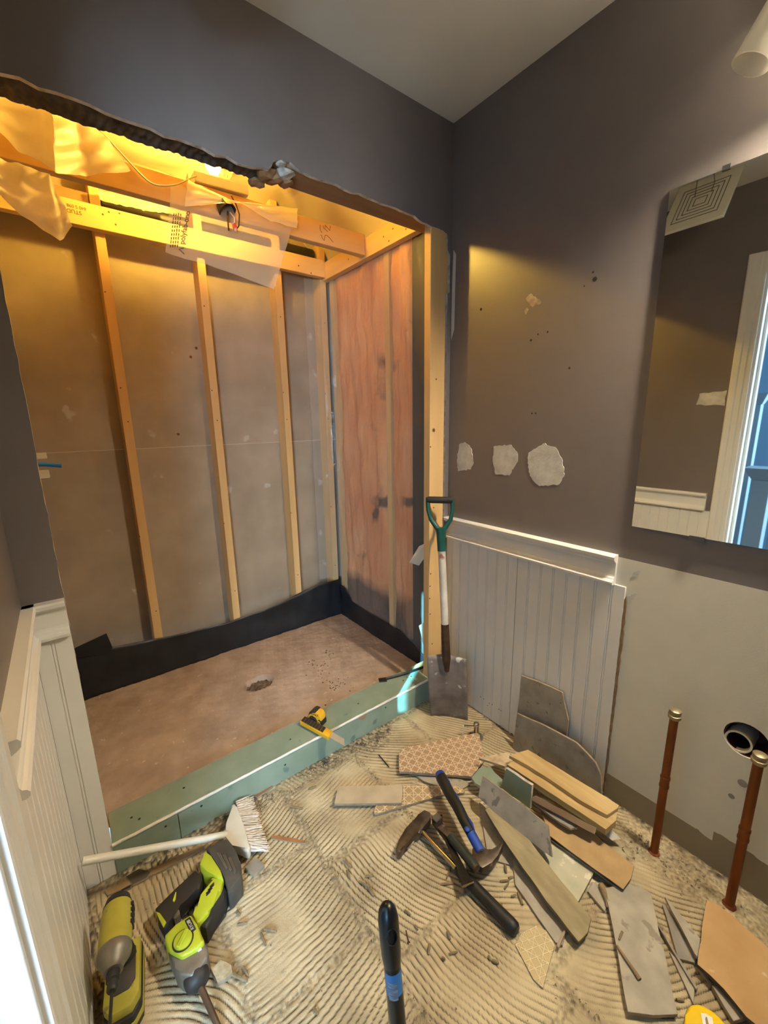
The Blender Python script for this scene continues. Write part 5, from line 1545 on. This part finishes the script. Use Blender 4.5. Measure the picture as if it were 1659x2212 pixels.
tile('orange_tile', [(1526, 1943, .038), (1545, 1950, .038), (1579, 1975, .038), (1640, 2030, .040), (1720, 2105, .042), (1700, 2260, .042), (1635, 2215, .040), (1612, 2197, .040), (1590, 2168, .040), (1564, 2135, .040), (1535, 2108, .038), (1506, 2083, .038)], TBACK, 'large orange brown tile upside down by the copper pipe', th=0.010, edge=mat('dark_tile_edge', '#4b3f31', rough=0.9), jagr=0.002)
tile('tile_fragment', [(*Z9(u, v), z) for u, v, z in ((740, 1760, .020), (800, 1770, .020), (1100, 2075, .020), (1140, 2135, .020), (990, 2180, .020), (880, 2000, .020))], TILE, 'beige tile offcut poking out from under the orange tile', th=0.012)
tile('tile_fragment', [(*Z9(u, v), z) for u, v, z in ((570, 1530, .012), (640, 1590, .012), (740, 1740, .012), (700, 1720, .012), (600, 1600, .012))], TILE, 'pale splinter along the broken edge of the orange tile', th=0.006)
tile('brown_shard', [(545, 1717, .012), (553, 1697, .013), (575, 1692, .013), (590, 1697, .012), (580, 1707, .010), (556, 1722, .010)], mat('brown_tile', '#7d5335', '#8a5f3e', rough=0.8, scale=20), 'rounded brown shard against the foot of the curb', th=0.008)
tile('rubber_strip', [(585, 1806, .008), (600, 1804, .008), (660, 1817, .008), (659, 1822, .008), (620, 1817, .008), (585, 1811, .008)], mat('brown_rubber', '#8a5d3a', '#9a6b44', rough=0.8, scale=20), 'thin brown strip lying right of the broom bristles', th=0.006, cat='strip', group='loose strips')
tile('grey_block', [(529, 1873, .018), (555, 1853, .018), (571, 1868, .018), (548, 1889, .018)], TILEG, 'small grey tile chip beside the battery', th=0.014)
tile('mortar_block', [(455, 2092, .020), (478, 2072, .022), (500, 2083, .022), (502, 2098, .020), (470, 2123, .018)], mat('block_face', '#bba987', '#857450', rough=0.9, scale=30, bump=0.5), 'broken mortar block in front of the rotary hammer', th=0.016, jagr=0.003, step=0.012, cat='mortar block')
tile('lath', [(225, 1924, .010), (345, 1868, .010), (436, 1822, .010), (441, 1832, .010), (350, 1880, .010), (232, 1934, .010)], mat('old_lath', '#7d6a4d', '#8f7b5b', rough=0.9, scale=16), 'old wooden lath strip behind the power tools', th=0.008, cat='strip', group='loose strips')
tile('wood_chip', [(272, 1893, .012), (300, 1876, .012), (326, 1882, .012), (318, 1896, .012), (286, 1912, .012)], DGREY, 'dark flat chip in the corner by the beadboard', th=0.008)
tile('wood_chip', [(262, 1912, .008), (285, 1906, .010), (282, 1918, .010), (262, 1926, .008)], BLKP, 'black oblong crumb in the corner by the beadboard', th=0.006)

# chrome shutoff stub with escutcheon in the corner
c = at(1028, 1592, 'z', 0.004)
VS = thing('shutoff_stub', 'chrome floor flange with upright valve stem in front of the spade', 'valve', c)
obj('flange', lathe(B(), c, (0, 0, 1), [(0.031, 0), (0.030, 0.004), (0.018, 0.008), (0.012, 0.009), (0, 0.009)], 26), CHR, VS, smooth=45)
obj('stem', lathe(B(), c+Vector((0, 0, 0.008)), (0.02, 0, 1), [(0.0085, 0), (0.0085, 0.02), (0.0105, 0.023), (0.0105, 0.048), (0.012, 0.050), (0.012, 0.058), (0.008, 0.062), (0, 0.063)], 18), CHR, VS, smooth=45)
obj('lever', obox(B(), c+Vector((-0.022, 0.018, 0.055)), Vector((-0.018, 0.015, 0)), Vector((0.002, 0.0025, 0)), Vector((0, 0, 0.002))), CHR, VS, bevel=0.0008)
obj('bent_strip', obox(B(), c+Vector((-0.042, 0.034, 0.030)), Vector((0.0015, -0.001, 0)), Vector((0.002, 0.003, 0)), Vector((0, 0, 0.026))), EDGEW, VS)

# loose nails and mortar sticks one can count
STK = mat('mortar_stick', '#75644a', '#8d7a5c', rough=0.95, scale=40, bump=0.4)
sticks = [(615, 650, 570, 785, Z5), (525, 828, 630, 820, Z5), (1070, 665, 1080, 735, Z5), (1030, 805, 1105, 795, Z5), (1100, 780, 1140, 765, Z5), (1065, 870, 1100, 820, Z5), (1125, 935, 1165, 920, Z5), (1180, 900, 1220, 1005, Z5),
          (215, 1050, 265, 1090, Z5), (425, 1340, 415, 1430, Z5), (595, 1425, 665, 1405, Z5), (530, 1455, 560, 1470, Z5), (580, 1230, 600, 1300, Z5), (300, 1180, 325, 1220, Z5), (960, 1480, 1020, 1500, Z5), (930, 1440, 945, 1480, Z5),
          (510, 1290, 575, 1345, Z3), (540, 1370, 560, 1430, Z3), (630, 1455, 720, 1500, Z3), (700, 1500, 750, 1570, Z3), (680, 1420, 740, 1410, Z3), (420, 1440, 475, 1415, Z3), (240, 740, 300, 715, Z3), (105, 870, 195, 890, Z3),
          (1270, 985, 1350, 1000, Z2), (1245, 1010, 1280, 1095, Z2), (1095, 955, 1160, 945, Z2), (1090, 870, 1110, 900, Z2), (1590, 1500, 1620, 1545, Z2), (1055, 1280, 1160, 1325, Z2), (1130, 1230, 1165, 1290, Z2), (1440, 185, 1520, 200, Z2), (655, 525, 715, 530, Z2), (930, 1260, 960, 1335, Z2),
          (455, 985, 430, 935, Z8), (570, 1290, 545, 1350, Z8), (975, 1800, 1030, 1805, Z8)]
LANDMARKS = [(at(x, y), t) for x, y, t in ((1020, 1850, 'between hammer grip and combed strip'), (965, 1870, 'by the flat pry bar tip'), (880, 2010, 'near the upright black pole'), (760, 1880, 'at the tile joint behind the black pole'),
    (640, 1700, 'near the foot of the curb'), (600, 1830, 'right of the broom bristles'), (540, 2000, 'right of the rotary hammer'), (460, 2100, 'beside the broken mortar block'), (380, 1855, 'next to the old lath strip'), (1350, 2020, 'on the large beige tile'), (1470, 2165, 'left of the yellow casing'), (1080, 2080, 'left of the cream embossed shard'), (680, 2120, 'in the foreground left of the black pole'))]
LANDN = {}
for k, (a, b2, c2, d2, Z) in enumerate(sticks):
    on_tile = 0.0245 if Z is Z8 and k >= len(sticks)-2 and c2 < 900 else 0.0045
    p, q = at(*Z(a, b2), 'z', on_tile+0.003), at(*Z(c2, d2), 'z', on_tile+0.003)
    r_ = 0.0028+0.0012*((k*37) % 5)/5
    bm = tube(B(), [p, p.lerp(q, .5)+Vector((0, 0, 0.0005)), q], [r_, r_*1.1, r_*0.8], 6)
    o = obj('mortar_stick', bm, STK)
    mp_ = (p+q)/2
    lm = min(LANDMARKS, key=lambda e: (e[0]-mp_).length)
    LANDN[lm[1]] = LANDN.get(lm[1], 0)+1
    size = 'longish' if (q-p).length > 0.028 else ('stubby' if (q-p).length < 0.017 else 'short')
    tag(o, size+' tan stick of hardened mortar lying '+lm[1], 'mortar stick', 'loose mortar sticks on the floor')
p = [at(*Z8(u, v), 'z', z) for u, v, z in ((530, 1395, .028), (600, 1500, .029), (650, 1570, .029), (700, 1650, .028))]
o = obj('curved_stick', tube(B(), p, [0.003, 0.0035, 0.004, 0.005], 8), STK, smooth=60)
tag(o, 'thin curved mortar stick lying on the large beige tile', 'mortar stick', 'loose mortar sticks on the floor')
p = [at(*Z8(u, v), 'z', z) for u, v, z in ((410, 940, .022), (430, 985, .022), (450, 1050, .020), (455, 1110, .014))]
o = obj('curved_stick', tube(B(), p, [0.009, 0.008, 0.005, 0.004], 8), STK, smooth=60)
tag(o, 'knobbed mortar stick at the top of the large beige tile', 'mortar stick', 'loose mortar sticks on the floor')
p = [at(*Z3(u, v), 'z', .008) for u, v in ((785, 470), (820, 510), (865, 565))]
o = obj('nail', tube(B(), p, 0.0022, 7), SCREW)
tag(o, 'dark bent nail left of the large embossed tile', 'nail')
p0_, p1_ = at(877, 2010, 'z', .006), at(883, 2037, 'z', .006)
o = obj('nail', tube(B(), [p0_, p0_.lerp(p1_, .93), p1_.lerp(p0_, .06), p1_], [0.0018, 0.0018, 0.004, 0.004], 8), mat('rusty_nail', '#4f3525', rough=0.6), None)
tag(o, 'small rusty nail right of the scraper pole', 'nail')
# crumbs nobody could count
g = B()
def crumb(c, s):
    vs = [g.verts.new(c+Vector((s*rnd.uniform(-1, 1), s*rnd.uniform(-1, 1), s*rnd.uniform(-.4, .9)))) for _ in range(4)]
    for q in ((0, 1, 2), (0, 2, 3), (0, 3, 1), (1, 3, 2)):
        g.faces.new([vs[i] for i in q])
for _ in range(900):
    crumb(Vector((rnd.uniform(-1.44, -0.05), rnd.uniform(-1.2, -0.03), 0.005)), rnd.choice((.0015, .002, .003, .004)))
for _ in range(700):
    t = rnd.random()
    crumb(Vector((-0.45-0.62*t+rnd.gauss(0, .02), -0.055+rnd.gauss(0, .022)-0.02*math.sin(t*9), 0.006)), rnd.uniform(.002, .006))
for _ in range(500):
    j_ = rnd.choice((-0.905, -0.6))
    crumb(Vector((j_+rnd.gauss(0, .012), rnd.uniform(-1.1, -0.1), 0.005)), rnd.uniform(.0015, .005))
for _ in range(260):
    crumb(Vector((-0.085+rnd.gauss(0, .035), -1.0+rnd.gauss(0, .11), 0.004)), rnd.uniform(.002, .006))
o = obj('crumbs', g, mat('crumbs', '#b09d7c', '#6f5f49', rough=0.95, scale=25, lo=0.45, hi=0.55))
o['kind'] = 'stuff'
tag(o, 'scattered mortar crumbs and dust over the floor', 'crumbs')
